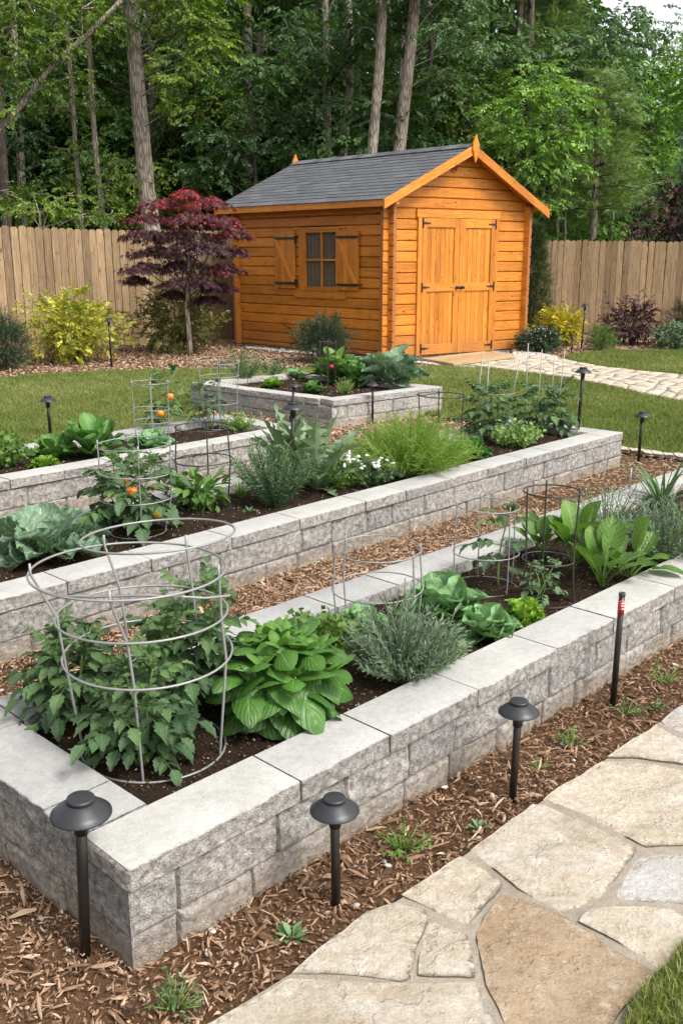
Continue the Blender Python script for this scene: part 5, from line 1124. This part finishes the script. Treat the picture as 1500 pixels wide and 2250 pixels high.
# window
wf = trim('window', [(-.022, .02, 1.07, 1.125, 1.03, 2.03, 2), (-.022, .02, 1.90, 2.05, 1.03, 2.03, 2), (-.020, .02, 1.126, 1.899, 1.975, 2.03, 1), (-.020, .02, 1.126, 1.899, 1.03, 1.10, 1), (-.024, 0, .93, 2.17, 2.035, 2.06, 1)])
trim('window_sill', [(-.030, 0, .93, 2.18, .915, 1.022, 1)], wf); trim('muntin', [(-.012, .014, 1.494, 1.524, 1.101, 1.974, 2), (-.011, .013, 1.127, 1.493, 1.522, 1.552, 1), (-.011, .013, 1.525, 1.898, 1.522, 1.552, 1)], wf)
gm, nt, b_, out = newmat('window_glass'); g = N(nt); tr = g.n('BsdfTransparent'); tr.inputs[0].default_value = (.93, .92, .90, 1); b_.inputs['Roughness'].default_value = .05; b_.inputs['Base Color'].default_value = (.02, .02, .02, 1)
mx = g.n('MixShader'); mx.inputs[0].default_value = .16; g.l(tr.outputs[0], mx.inputs[1]); g.l(b_.outputs[0], mx.inputs[2]); g.l(mx.outputs[0], out.inputs[0]); M['pane'] = gm
B = MB(); sbox(B, .016, .020, 1.12, 1.90, 1.09, 1.98, 0); B.build('pane', M['pane'], wf)
ns = 90; s = np.linspace(1.12, 1.91, ns); wv = .05 + .010 * np.sin(s * 62) + .006 * np.sin(s * 131 + 1); V = np.array([W(wv[i], s[i], z + (.012 * abs(math.sin(s[i] * 31)) if z > 1.5 else 0)) for i in range(ns) for z in (1.05, 1.955)]); k = np.arange(ns - 1) * 2
mk('curtain', V, np.stack([k, k + 2, k + 3, k + 1], 1), M['curtain'], wf, uv=np.zeros((2 * ns, 2)), rnd=np.full(2 * ns, .5))
B = MB(); sbox(B, .12, .14, .9, 2.3, .9, 2.15, 0); B.build('room_lining', M['curtain'], wf)
for v0, v1, hv, sg in ((2.125, 2.655, 2.125, 1), (.60, 1.115, 1.115, -1)):
    B = MB(); n = 6
    for i in range(n): a, b = v0 + (v1 - v0) * i / n, v0 + (v1 - v0) * (i + 1) / n; sbox(B, -.052, -.034, a + .0012, b - .0012, 1.06, 1.99, 2)
    zl, zh = 1.17, 1.90; wd = .055; fa, fb = (v0 + .03, v1 - .07)
    pA, pB = (fa, zl), (fb, zh); 
    o = W(-.066, pA[0], pA[1]); B.box(o, X2 * (pB[0] - pA[0]) + Z3 * (pB[1] - pA[1]), X2 * .07, X1 * .014, .95, 0)
    sh = B.build('shutter', M['shed'], shed)
    if sg < 0: pass
    for zc in (1.895, 1.145): B = MB(); sbox(B, -.0725, -.0675 + .015, v0 + .005, v1 - .03, zc - .018, zc + .018, 1); B.build('strap', M['iron'], sh)
    for zc in (1.87, 1.16):
        if sg > 0: B = MB(); sbox(B, -.058, -.022, hv - .028, hv - .002, zc - .055, zc + .055, 2); B.build('hinge', M['iron'], sh)
    if sg < 0: B = MB(); v, f, u = tube([W(-.06, .60, 1.14), W(-.07, .55, 1.15), W(-.03, .53, 1.16)], .012, 8); B.add(v, f, u); B.build('latch', M['iron'], sh, True)
# step
st = thing('wooden_step', 'low weathered wood step in front of the shed doors', 'step', G(1020, 785)); q = [G(*p, .075) for p in ((926, 787), (996, 799), (1133, 782), (1078, 769))]
B = MB(); B2 = MB(); n = 4
for i in range(n):
    a, b = q[0] + (q[1] - q[0]) * (i / n + .004), q[0] + (q[1] - q[0]) * ((i + 1) / n - .004); c = (q[2] - q[1]); B.box(a - [0, 0, .028], c, b - a, Z3 * .028, None, 0)
B.build('deck_boards', M['step'], st)
d = (q[1] - q[0]) * .03; B2.box(q[1] - d - [0, 0, .085], (q[2] - q[1]), -(q[1] - q[0]) * .04, Z3 * .056, None, 0); B2.box(q[0] + d - [0, 0, .085], (q[1] - q[0]) * .9, (q[2] - q[1]) * .015, Z3 * .056, None, 0); B2.box(q[3] + d - [0, 0, .085], (q[2] - q[3]) * .9, -(q[2] - q[1]) * .015, Z3 * .056, None, 0)
B2.build('step_frame', M['step'], st)
# ------------------------------------------------------------------ fences of dog-eared boards
def fence(a, b, H, bw, gap, label, seed):
    a, b = np.asarray(a, float), np.asarray(b, float); Lg = np.linalg.norm(b - a); d = (b - a) / Lg; o = np.array([d[1], -d[0]]); r = np.random.default_rng(seed); root = thing('board_fence', label, 'fence', (*a, 0)); n = int(Lg / (bw + gap))
    B = MB()
    for i in range(n):
        s = i * (bw + gap); h = H + r.uniform(-.012, .012) + .02 * math.sin(s * .9); th = .018; e = bw * .24; off = r.uniform(-.003, .003); x0, x1 = s, s + bw * r.uniform(.96, 1.0)
        pr = [(x0, .02), (x1, .02), (x1, h - e), (x1 - e, h), (x0 + e, h), (x0, h - e)]; rn = r.random(); ou, ov = r.random(2) * 9
        tl = r.normal(0, .003)
        for k, oo in ((0, off), (1, off - th)):
            V = [(*(a + d * (x + tl * z) + o * oo), z) for x, z in pr]; f = list(range(6)); B.add(V, np.array([f if k == 0 else f[::-1]]), [(z + ou, x + ov) for x, z in pr], rn)
        for k in range(6):
            p1, p2 = pr[k], pr[(k + 1) % 6]; B.add([(*(a + d * (p1[0] + tl * p1[1]) + o * (off - th)), p1[1]), (*(a + d * (p2[0] + tl * p2[1]) + o * (off - th)), p2[1]), (*(a + d * (p2[0] + tl * p2[1]) + o * off), p2[1]), (*(a + d * (p1[0] + tl * p1[1]) + o * off), p1[1])], np.array([[0, 1, 2, 3]]), [(p1[1], 0), (p2[1], 0), (p2[1], .02), (p1[1], .02)], rn)
    B.build('board_panel', M['fence'], root)
    for z in (.3, H * .55, H - .3):
        B = MB(); B.box((*(a - o * .06), z), (*(d * Lg), 0), (*(o * .036), 0), Z3 * .09, None, 0); B.build('rail', M['fence'], root)
    s = 0
    while s < Lg: B = MB(); B.box((*(a + d * s - o * .155), -.03), (*(d * .09), 0), (*(o * .09), 0), Z3 * (H - .05), None, 2); B.build('fence_post', M['fence'], root); s += 2.4
fA, fB = xy(64, 774), xy(516, 746); dv = (fB - fA) / np.linalg.norm(fB - fA); xR = xy(1190, 733)
fence(fA - dv * 3.2, fB + dv * 1.6, 2.07, .132, .007, 'weathered board fence on the left, behind the maple and golden shrub', 1)
fence([2.7, 20.95], xy(1500, 737) + np.array([1.5, -.05]), 1.90, .118, .004, 'paler board fence on the right, behind the barberry', 2)
# ------------------------------------------------------------------ Japanese maple
b = G(417, 783); mp_ = MPP(b); root = thing('japanese_maple', 'small layered Japanese maple, dark purple with red top, between left fence and shed', 'tree', b)
pal = []
for a, l in ((0, 1), (.6, .9), (-.6, .9), (1.2, .65), (-1.2, .65)):
    dd = np.array([[math.sin(a), math.cos(a), -.15 - .1 * abs(a)]]); pal.append((leaf_t(.17, 3, .05, .3, .8, cols=1), (0, 0, 0), frames(dd)[0], l, 0))
PAL = merge_t(pal)
pads = [(408, 425, 34, 12, 0), (362, 448, 52, 14, .2), (458, 446, 48, 14, -.2), (325, 480, 52, 14, .1), (425, 482, 78, 18, -.3), (488, 488, 48, 16, 0), (320, 516, 58, 15, -.1), (400, 522, 90, 22, .3), (512, 512, 42, 12, -.2), (440, 548, 90, 22, -.4), (345, 556, 66, 17, 0), (512, 552, 32, 11, .2), (318, 588, 52, 13, -.2), (400, 588, 78, 20, .2), (492, 592, 50, 15, -.1), (300, 612, 34, 8, 0), (420, 622, 72, 16, -.3), (482, 630, 44, 11, 0), (455, 655, 38, 8, .1), (385, 645, 38, 9, .2)]
F = Fol(); paths = []; rads = []; rm = np.random.default_rng(8); tr_top = D(415, 560, b[1]) - b
trunk = np.array([(0, 0, -.03), (.01, 0, .35), (-.02, .02, .75), (.01, 0, 1.0), (tr_top[0], 0, tr_top[2])]); paths.append(trunk); rads.append(np.array([.052, .04, .038, .034, .02]))
for px, py, rx, ry, dy in pads:
    c = D(px, py, b[1] + dy * 1.2) - b; q = MPP(c + b); n = int(rx * 6.0 + 26); a = rm.uniform(0, 6.28, n); u = np.sqrt(rm.random(n)); lump = 1 + .25 * np.sin(a * 5 + px)
    off = np.stack([np.cos(a) * u * rx * q * lump, np.sin(a) * u * rx * q * .8 * lump, rm.normal(0, .16, n) * ry * q + ry * q * .75 * (1 - u ** 2) - .07 * u ** 2], 1)
    P = c + off; d = np.stack([np.cos(a), np.sin(a), -.35 - .3 * rm.random(n)], 1) + rm.normal(0, .45, (n, 3)); d[:, 2] -= .1
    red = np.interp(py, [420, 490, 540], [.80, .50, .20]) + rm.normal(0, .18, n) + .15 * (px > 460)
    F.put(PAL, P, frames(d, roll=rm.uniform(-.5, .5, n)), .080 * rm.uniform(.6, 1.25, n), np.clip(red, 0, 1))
    st0 = trunk[rm.integers(2, 5)]; paths.append(curve(st0, c + [0, 0, -.03], -.04, 6)); rads.append(np.linspace(.018, .004, 6))
    for k in range(4): t = c + np.array([rm.uniform(-.7, .7) * rx * q, rm.uniform(-.5, .5) * rx * q, 0]); paths.append(curve(c, t, 0, 3)); rads.append(np.linspace(.005, .002, 3))
L('crown', F, LM['maple'], root)
stems_obj('trunk', paths[:1], rads[:1], M['bark'], root, 12); stems_obj('branches', paths[1:], rads[1:], M['twig'], root, 6)
# ------------------------------------------------------------------ woods behind the fence
LT_o = [leaf_t(.6, 3, .12, .2, .9, cols=1), leaf_t(.5, 3, .1, .3, .8, cols=1)]
SPT = [flat_spray(LT_o, 11, .30, s, .3) for s in range(5)]
def crown_arr(F, blobs_, leafsz, dens, rg, tm=SPT, flat=.7, tone=(0, 0)):
    for c, rx, rz, tn in blobs_:
        n = int(dens * (rx * rx) ** .95 * 4 * max(.5, rz / rx)) + 6; d = rg.normal(size=(n, 3)); d /= np.linalg.norm(d, axis=1)[:, None]; u = rg.random(n) ** .42
        lump = 1 + .3 * vnoise(d * 1.0 + c[0] * 3, 2.6); P = np.asarray(c) + d * (u * lump)[:, None] * [rx, rx, rz]
        dirs = d * [1, 1, .25] + rg.normal(0, .55, (n, 3)) * [1, 1, .35] + [0, 0, -.12]
        lay = .22 * np.sin(P[:, 2] * 7 + P[:, 0] * 1.3)
        for k in range(len(tm)):
            q = np.arange(n) % len(tm) == k
            F.put(tm[k], P[q], frames(dirs[q], roll=rg.normal(0, .45, q.sum())), leafsz * rg.uniform(.7, 1.3, q.sum()), np.clip(.42 + tn + .25 * vnoise(P[q], .9, 3) + rg.normal(0, .14, q.sum()), 0, 1))
def wtree(name, label, foot, Y, trunk_px, rad, blobs_px, mat, bark='bark', leafsz=.42, dens=34, seed=1, group=None, tm=SPT, top=None, lims=None):
    """trunk_px: photo points the trunk passes through (low to high); blobs_px: (px, py, radius px, z radius ratio, tone, dY)"""
    rg = np.random.default_rng(seed); g0 = -.03 + np.interp(Y, [22, 45, 60], [0, 1, 1.2]); T0 = [D(*p, Y) for p in trunk_px]
    f0 = T0[0] + (T0[0] - T0[1]) * ((T0[0][2] - g0) / max(.1, (T0[1][2] - T0[0][2]))); f0[2] = g0; T0 = [f0] + T0
    if top: T0.append(T0[-1] + (T0[-1] - T0[-2]) / np.linalg.norm(T0[-1] - T0[-2]) * top)
    T0 = np.array(T0); root = thing(name, label, 'tree', f0, group); n = len(T0)
    zz = (T0[:, 2] - T0[0, 2]); rr = rad * (1 - .5 * np.clip(zz / max(zz[-1], 1), 0, 1)); rr[0] *= 1.25
    t = np.linspace(0, n - 1, n * 4); PT = np.stack([np.interp(t, np.arange(n), T0[:, k]) for k in range(3)], 1); PT[1:, :2] += .03 * np.stack([fbm(PT, .5, 2, seed), fbm(PT, .5, 2, seed + 5)], 1)[1:]
    v, f, u = tube(PT - f0, np.interp(t, np.arange(n), rr), 14); mk('trunk', v, f, M[bark], root, world=False)
    F = Fol(); BL = []; paths = []; rads = []
    for px, py, rp, fz, tn, dY in blobs_px:
        c = D(px, py, Y + dY); q = MPP(c); BL.append((c - f0, rp * q, rp * q * fz, tn))
        k = np.argmin(np.abs(PT[:, 2] - (c[2] - rp * q * .9))); s = PT[k] - f0; paths.append(curve(s, c - f0, rp * q * .15, 7)); rads.append(np.linspace(min(.018, max(.014, rad * .15)), .007, 7))
        for m in range(3): e = c - f0 + rg.normal(0, .45, 3) * rp * q * [1, 1, fz]; paths.append(curve(c - f0, e, 0, 4)); rads.append(np.linspace(.014, .005, 4))
    crown_arr(F, BL, leafsz, dens, rg, tm); L('crown', F, LM[mat], root)
    if paths: stems_obj('limbs', paths, rads, M[bark], root, 6)
    return root
wtree('oak_tree', 'thickest pale trunk, with bright green leaves, behind the left fence', None, 21.2, [(335, 520), (322, 420), (312, 300), (300, 150), (292, 60)], .205,
      [(420, 55, 66, .6, .15, -.6), (345, -30, 50, .5, .1, -1.0), (470, 100, 42, .6, .3, -.8), (372, 178, 34, .45, .25, -1.0), (240, 60, 50, .6, .1, -.5), (430, 140, 36, .5, .25, -.9), (392, 235, 20, .5, .3, -1.0), (330, -100, 110, .7, 0, 0), (400, 5, 50, .5, .1, -.8), (455, 60, 45, .5, .2, -.6), (200, -40, 100, .6, 0, 0), (470, -20, 70, .6, .1, -.2)], 'oak', 'bark', .26, 115, 11, top=5)
wtree('leaning_tree', 'slender limb leaning in from the far left, with bright leaves', None, 19.6, [(-40, 330), (50, 230), (120, 140), (200, 70), (262, 5)], .075,
      [(40, 130, 70, .5, .1, 0), (130, 90, 55, .5, .15, -.3), (30, 60, 70, .5, .1, 0), (160, 170, 38, .5, .1, 0), (90, 190, 40, .45, .15, 0), (60, 5, 90, .5, .05, .2), (180, 20, 60, .5, .1, -.2), (30, 240, 34, .5, .1, 0), (-30, 160, 60, .6, 0, .2)], 'oak', 'bark', .25, 80, 12, top=2)
wtree('slim_tree', 'right of two slim pale trunks between the left edge and the thickest trunk', None, 21.6, [(226, 470), (214, 350), (205, 250), (198, 100)], .068, [(235, 400, 30, .6, .15, -.3), (260, 350, 30, .5, .2, -.3), (190, 320, 34, .5, .05, .2), (300, 400, 26, .6, .1, -.6), (240, 440, 30, .5, .1, -.4), (220, 230, 38, .5, 0, .2)], 'oak', 'bark', .24, 68, 13, top=5)
wtree('slim_tree', 'left of two slim pale trunks between the left edge and the thickest trunk', None, 22.2, [(176, 440), (166, 330), (160, 200), (150, 60)], .058, [(150, 330, 30, .5, .1, 0), (120, 390, 32, .5, .1, -.3), (165, 250, 34, .5, 0, .3), (130, 230, 34, .5, 0, .3)], 'oak', 'bark', .24, 68, 14, top=5)
wtree('slim_tree', 'dark trunk at the very left edge behind the fence', None, 22.0, [(14, 440), (8, 330), (2, 240)], .11, [(20, 330, 36, .5, -.1, .5), (60, 300, 40, .5, -.1, .6)], 'deep', 'barkdk', .36, 34, 15, top=7)
wtree('understory_tree', 'low spreading green sapling above the left fence', None, 19.4, [(90, 505), (88, 470)], .03, [(40, 452, 58, .35, .1, 0), (110, 462, 60, .35, .15, .1), (190, 470, 55, .35, .05, .3), (0, 420, 50, .4, 0, .3), (150, 430, 40, .4, .1, .4), (245, 470, 34, .4, .05, .5), (70, 425, 40, .35, 0, .5)], 'oak', 'bark', .23, 80, 16)
wtree('understory_tree', 'dark green sapling behind the left end of the shed roof', None, 24.0, [(560, 380), (556, 300)], .05, [(520, 330, 60, .5, 0, 0), (600, 300, 55, .5, 0, 0), (470, 290, 60, .5, .05, 0), (560, 240, 60, .5, 0, 0), (640, 330, 46, .5, .1, 0), (450, 370, 50, .5, 0, 0), (500, 400, 46, .5, -.1, 0)], 'cool', 'barkdk', .29, 58, 17, top=1)
wtree('forest_tree', 'crooked mid-distance trunk above the shed roof, left of the two pale trunks there', None, 25.0, [(756, 320), (765, 240), (772, 150), (768, 60)], .12, [(690, 110, 66, .55, .1, -1), (630, 170, 60, .5, .1, -1), (740, 40, 70, .5, .1, 1.2), (650, 60, 80, .55, .05, 0), (690, 230, 50, .5, .1, -1), (620, 260, 46, .5, .05, -.6)], 'cool', 'bark', .30, 62, 18, top=6)
wtree('forest_tree', 'left of the two thick pale trunks rising above the shed roof', None, 22.4, [(818, 335), (826, 230), (836, 130), (840, 30)], .135, [(780, 60, 55, .5, .1, 1.2), (870, 10, 60, .5, 0, 1.2), (830, -60, 140, .6, 0, 0), (770, 215, 30, .5, .15, .8)], 'cool', 'bark', .28, 60, 19, top=6)
wtree('forest_tree', 'right of the two thick pale trunks rising above the shed roof', None, 22.6, [(878, 325), (888, 220), (900, 110), (908, 20)], .165, [(990, 60, 60, .55, .15, -.6), (1050, 100, 50, .55, .2, -.6), (965, 160, 40, .5, .1, -.2), (950, 10, 50, .5, .1, 0.6), (1000, -20, 100, .6, .1, 0), (900, -80, 140, .6, 0, 0)], 'cool', 'bark', .28, 66, 20, top=6)
wtree('forest_tree', 'thin dark trunk just right of the thick pale trunks above the roof', None, 26.0, [(930, 320), (936, 230), (944, 130)], .09, [(960, 230, 50, .5, 0, .5), (1000, 200, 55, .5, .1, .3)], 'olive', 'barkdk', .30, 60, 21, top=6)
wtree('bright_tree', 'rounded bright green tree right of the shed gable', None, 22.8, [(1150, 420), (1152, 330)], .12, [(1180, 170, 60, .6, .1, 0), (1240, 220, 62, .6, .15, -.3), (1150, 230, 62, .6, .1, -.5), (1210, 300, 66, .6, .1, -.6), (1280, 290, 48, .6, .1, -.2), (1130, 300, 55, .6, .05, -.5), (1180, 370, 60, .5, .0, -.5), (1250, 370, 40, .5, .05, -.3), (1200, 440, 50, .5, -.1, -.3), (1090, 250, 45, .6, .1, 0)], 'bright', 'barkdk', .29, 82, 22)
wtree('olive_tree', 'yellow-green tree directly above the shed gable', None, 26.5, [(1040, 380), (1030, 300)], .12, [(1000, 250, 70, .6, .1, 0), (1060, 200, 62, .6, .1, 0), (960, 190, 60, .6, 0, .3), (1080, 300, 58, .6, .1, -.2), (1020, 320, 60, .6, 0, 0), (930, 280, 46, .6, 0, .2), (1120, 370, 50, .6, 0, 0), (1110, 430, 45, .6, -.1, 0)], 'olive', 'barkdk', .29, 80, 23)
wtree('bright_tree', 'pale green tree at the right behind the pine, under the sky', None, 31.0, [(1400, 420), (1402, 330)], .14, [(1370, 150, 56, .6, .15, 0), (1440, 175, 54, .6, .2, 0), (1330, 190, 50, .6, .05, 0), (1420, 240, 70, .6, .1, 0), (1490, 240, 50, .6, .1, 0), (1340, 270, 50, .6, 0, 0), (1400, 330, 70, .6, 0, 0)], 'bright', 'barkdk', .34, 60, 24)
wtree('bright_tree', 'bright tree touching the right edge under the sky', None, 28.0, [(1520, 420), (1520, 300)], .14, [(1492, 118, 34, .7, .15, 0), (1530, 100, 60, .7, .1, 0), (1510, 180, 40, .6, .1, 0), (1550, 200, 90, .8, 0, 0)], 'bright', 'barkdk', .32, 62, 25)
# pines and spruce
def conifer(name, label, Y, foot_px, top_py, rad, mat, whorls, spread_px, tm, sz, seed, droop=.1, z_low=None, bark='bark', pow_=1.0, nbr=7, clump=9, flat=.2):
    rg = np.random.default_rng(seed); f0 = D(*foot_px, Y); g0 = -.03 + np.interp(Y, [22, 45, 60], [0, 1, 1.2]); f0[2] = g0; H = HT(Y, top_py) - g0; q = MPP(f0 + [0, 0, H / 2]); root = thing(name, label, 'tree', f0)
    v, f, u = tube(np.array([(0, 0, 0), (.02, 0, H * .4), (0, .02, H * .75), (0, 0, H)]), [rad * 1.2, rad, rad * .6, .01], 12); mk('trunk', v, f, M[bark], root, world=False)
    F = Fol(); paths = []; rads = []; z_low = z_low or H * .25
    for k in range(whorls):
        t = k / (whorls - 1); z = z_low + (H - z_low) * t; R_ = spread_px * q * (1 - t) ** pow_ * rg.uniform(.8, 1.1) + .12
        for j in range(nbr):
            a = j * 2 * PI / nbr + k * .7 + rg.uniform(-.3, .3); Rl = R_ * rg.uniform(.6, 1.05); e = np.array([math.cos(a) * Rl, math.sin(a) * Rl, z - droop * Rl + rg.uniform(-.1, .1)]); paths.append(curve((0, 0, z), e, Rl * .06, 5)); rads.append(np.linspace(.028, .006, 5) * min(1, .4 + Rl / 2))
            n = int(clump * max(.4, Rl)) + 2; tt = rg.uniform(.25, 1.02, n); side = rg.normal(0, .16, n) * Rl * (1.2 - tt); p = np.array([0, 0, z]) + (e - [0, 0, z]) * tt[:, None]; p[:, 0] += -math.sin(a) * side; p[:, 1] += math.cos(a) * side; p[:, 2] += rg.normal(0, .05, n) + Rl * .05
            d = np.stack([np.cos(a + side * 1.5), np.sin(a + side * 1.5), rg.normal(flat, .25, n)], 1); m = rg.integers(0, len(tm), n)
            for w in range(len(tm)):
                s = m == w; F.put(tm[w], p[s], frames(d[s], roll=rg.uniform(-1, 1, s.sum())), sz * rg.uniform(.7, 1.3, s.sum()), np.clip(.5 + .3 * (tt[s] - .5) + rg.normal(0, .2, s.sum()), 0, 1))
    L('crown', F, LM[mat], root); stems_obj('branches', paths, rads, M['twig'], root, 5)
TN = [cross_needles(34, s, .42) for s in (1, 2, 3)]
conifer('pine_tree', 'layered yellow-green pine with bare trunk behind the right fence', 24.6, (1298, 540), 165, .09, 'pine', 13, 115, TN, .42, 31, .05, 2.6, pow_=.55, nbr=6, clump=12, flat=.15)
conifer('pine_tree', 'dark tall pine against the sky above the bright tree', 31, (1190, 500), -90, .16, 'pine', 16, 120, TN, .55, 32, .0, 5.0, 'barkdk', pow_=.6, nbr=7, clump=11)
conifer('spruce_tree', 'blue-grey spruce cut by the right edge', 22.5, (1525, 560), 200, .09, 'spruce', 16, 85, TN, .30, 33, .2, .8, 'barkdk', nbr=9, clump=20)
for (x0, x1, lab, w) in ((1223, 1226, 'left of two thin bare trunks behind the right fence', .045), (1240, 1243, 'right of two thin bare trunks behind the right fence', .045)):
    wtree('slim_tree', lab, None, 24.5, [(x0, 530), (x1, 440)], w, [(x0 + (30 if x0 > 1230 else -20), 400, 24, .5, -.1, .5)], 'deep', 'bark', .36, 30, int(x0), top=2)
F_ = None
wtree('red_maple_tree', 'dark red maple over the fence at the right edge', None, 22.4, [(1470, 545), (1472, 500)], .05, [(1450, 450, 40, .55, .1, 0), (1490, 420, 45, .6, .2, 0), (1420, 500, 34, .5, 0, -.2), (1470, 500, 50, .55, 0, 0), (1520, 480, 50, .8, 0, 0), (1400, 530, 18, .4, 0, 0), (1510, 400, 30, .6, .2, 0)], 'redtree', 'barkdk', .26, 60, 41)
# ranks of trees deeper in the wood: four kinds, copied
def proto_tree(seed, H, R0, mat, leafsz=.42, dens=26):
    rg = np.random.default_rng(seed); root = thing('forest_tree', 'x', 'tree', (0, 0, 0)); lean = rg.uniform(-.05, .05, 2); P = np.array([(lean[0] * z, lean[1] * z, z) for z in (0, H * .3, H * .6, H * .95)])
    v, f, u = tube(P, [R0, R0 * .85, R0 * .6, .03], 10); mk('trunk', v, f, M['barkdk' if seed % 2 else 'bark'], root, world=False)
    BL = []; paths = []; rads = []
    for k in range(17):
        z = H * rg.uniform(.12, .95); a = rg.uniform(0, 6.28); r = H * .24 * rg.uniform(.3, 1) * (1.2 - abs(z / H - .55)); c = np.array([math.cos(a) * r, math.sin(a) * r, z]); BL.append((c, rg.uniform(.8, 1.5), rg.uniform(.5, .85), rg.uniform(-.1, .15))); paths.append(curve((lean[0] * z * .8, lean[1] * z * .8, z * .85), c, .1, 5)); rads.append(np.linspace(.05, .015, 5))
    F = Fol(); crown_arr(F, BL, leafsz, dens, rg); L('crown', F, LM[mat], root); stems_obj('limbs', paths, rads, M['barkdk'], root, 5); return root
KIND = [('deep', 11.5, .17), ('cool', 11, .15), ('deep', 12, .13), ('olive', 10.5, .14), ('bright', 9.0, .13)]
KL = ['dark green tree deep in the wood left of the shed', 'cool green tree in the middle depth of the wood', 'tall dark-crowned tree far back in the wood', 'olive green tree deep in the wood behind the shed', 'light green tree deep in the wood at the right']
KG = ['dark trees deep in the wood', 'cool green trees in the wood', 'tall dark trees far back', 'olive trees in the wood', 'light green trees in the wood at the right']
PR = []
for k, (mt, H, r0) in enumerate(KIND): t = proto_tree(70 + k, H, r0, mt); t['label'] = KL[k]; t['group'] = KG[k]; PR.append(t)
used = set(); rg = np.random.default_rng(5)
def place(k, x, y, s):
    pr = PR[k]
    if k not in used: used.add(k); t = pr
    else:
        t = pr.copy(); COL.objects.link(t)
        for c in pr.children: n = c.copy(); COL.objects.link(n); n.parent = t
    t.location = (x, y, -.03 + np.interp(y, [22, 45, 60], [0, 1, 1.2])); t.rotation_euler = (0, 0, rg.uniform(0, 6.28)); t.scale = (s, s, s)
for y, x0, x1, dx in ((27, -11, 13, 2.6), (31.5, -13, 15, 2.5), (36.5, -16, 19, 2.6)):
    x = x0
    while x < x1:
        xx, yy = x + rg.uniform(-.8, .8), y + rg.uniform(-1.4, 1.4); px = float(project(np.array([[xx, yy, 4.0]]))[0][0])
        if px > 1180:
            s = float(np.clip((HT(yy, rg.uniform(170, 230))) / 12.0, .4, 1.2)); k = 4 if rg.random() < .65 else 1
        elif px > 930: k, s = int(rg.choice([3, 1, 3, 4])), rg.uniform(.95, 1.15)
        else: k, s = int(rg.choice([0, 0, 1, 2, 3, 2])), rg.uniform(.95, 1.2)
        place(k, xx, yy, s); x += dx
# far woodland: one mass
rg = np.random.default_rng(9); F = Fol(); n = 16000; x = rg.uniform(-24, 30, n); y = rg.uniform(41, 47, n); hm = np.interp(x, [-24, 7, 10.5, 14, 30], [15, 15, 9.5, 6.2, 6.5]); P = np.stack([x, y, 1 + rg.random(n) * hm * (1 + .1 * np.sin(x * 2.1))], 1)
for k in range(5): q = np.arange(n) % 5 == k; F.put(SPT[k], P[q], frames(rg.normal(0, 1, (q.sum(), 3)) * [1, 1, .5], roll=rg.uniform(-1, 1, q.sum())), rg.uniform(1.0, 1.7, q.sum()), np.clip(.35 + .3 * vnoise(P[q], .35) + rg.normal(0, .12, q.sum()), 0, 1))
F.build('far_woodland', LM['deep'], None, kind='stuff')
n = 9000; x = rg.uniform(-10, 14, n); y = rg.uniform(21.8, 34, n); P = np.stack([x, y, rg.random(n) ** 1.6 * 1.7 + (y - 22) * .04], 1); F = Fol()
for k in range(5): q = np.arange(n) % 5 == k; F.put(SPT[k], P[q], frames(rg.normal(0, 1, (q.sum(), 3)) * [1, 1, .4] + [0, 0, .3]), rg.uniform(.35, .7, q.sum()), np.clip(.35 + .3 * vnoise(P[q], .8) + rg.normal(0, .12, q.sum()), 0, 1))
F.build('undergrowth', LM['deep'], None, kind='stuff')
# ------------------------------------------------------------------ sky, sun, camera
SUN_AZ, SUN_EL = math.atan2(-.62, .78), math.radians(52)
w = bpy.data.worlds.new('World'); SC.world = w; w.use_nodes = True; nt = w.node_tree; nt.nodes.clear(); g = N(nt)
sky = g.n('TexSky'); sky.sky_type = 'NISHITA'; sky.sun_disc = False; sky.sun_elevation = SUN_EL; sky.sun_rotation = PI / 2 - SUN_AZ; sky.dust_density = 6; sky.air_density = 1.2; sky.ozone_density = .6
hs = g.n('HueSaturation', i_Saturation=.22, i_Value=1.9); g.l(sky.outputs[0], hs.inputs['Color']); bg = g.n('Background'); bg.inputs[1].default_value = .148; gz = g.n('SeparateXYZ', i_Vector=g.n('TexCoord').outputs['Generated']).outputs[2]; g.l(g.mix(1.0, hs.outputs[0], g.ramp(gz, [(0, 1.0), (.22, .95), (.6, .55), (1, .5)]), 'MULTIPLY'), bg.inputs[0]); wo = g.n('OutputWorld'); g.l(bg.outputs[0], wo.inputs[0])
sl = bpy.data.lights.new('sun', 'SUN'); sl.energy = 2.3; sl.angle = math.radians(13); sl.color = (1, .96, .90); so = bpy.data.objects.new('sun', sl); COL.objects.link(so)
dv = Vector((math.cos(SUN_AZ) * math.cos(SUN_EL), math.sin(SUN_AZ) * math.cos(SUN_EL), math.sin(SUN_EL))); so.rotation_euler = dv.to_track_quat('Z', 'Y').to_euler(); so.location = (8, -8, 15)
cd = bpy.data.cameras.new('camera'); cam = bpy.data.objects.new('camera', cd); COL.objects.link(cam); cam.location = (0, 0, CH); cam.rotation_euler = (PI / 2 - PITCH, 0, 0)
cd.sensor_fit = 'VERTICAL'; cd.sensor_height = 36; cd.lens = 36 * FPX / 2250; cd.clip_end = 2000; cd.clip_start = .05; SC.camera = cam
SC.view_settings.view_transform = 'Standard'; SC.view_settings.look = 'None'; SC.view_settings.exposure = .5; SC.view_settings.gamma = 1
SC.cycles.max_bounces = 6; SC.cycles.diffuse_bounces = 3; SC.cycles.glossy_bounces = 2; SC.cycles.transmission_bounces = 3; SC.cycles.transparent_max_bounces = 6
bpy.context.view_layer.update()
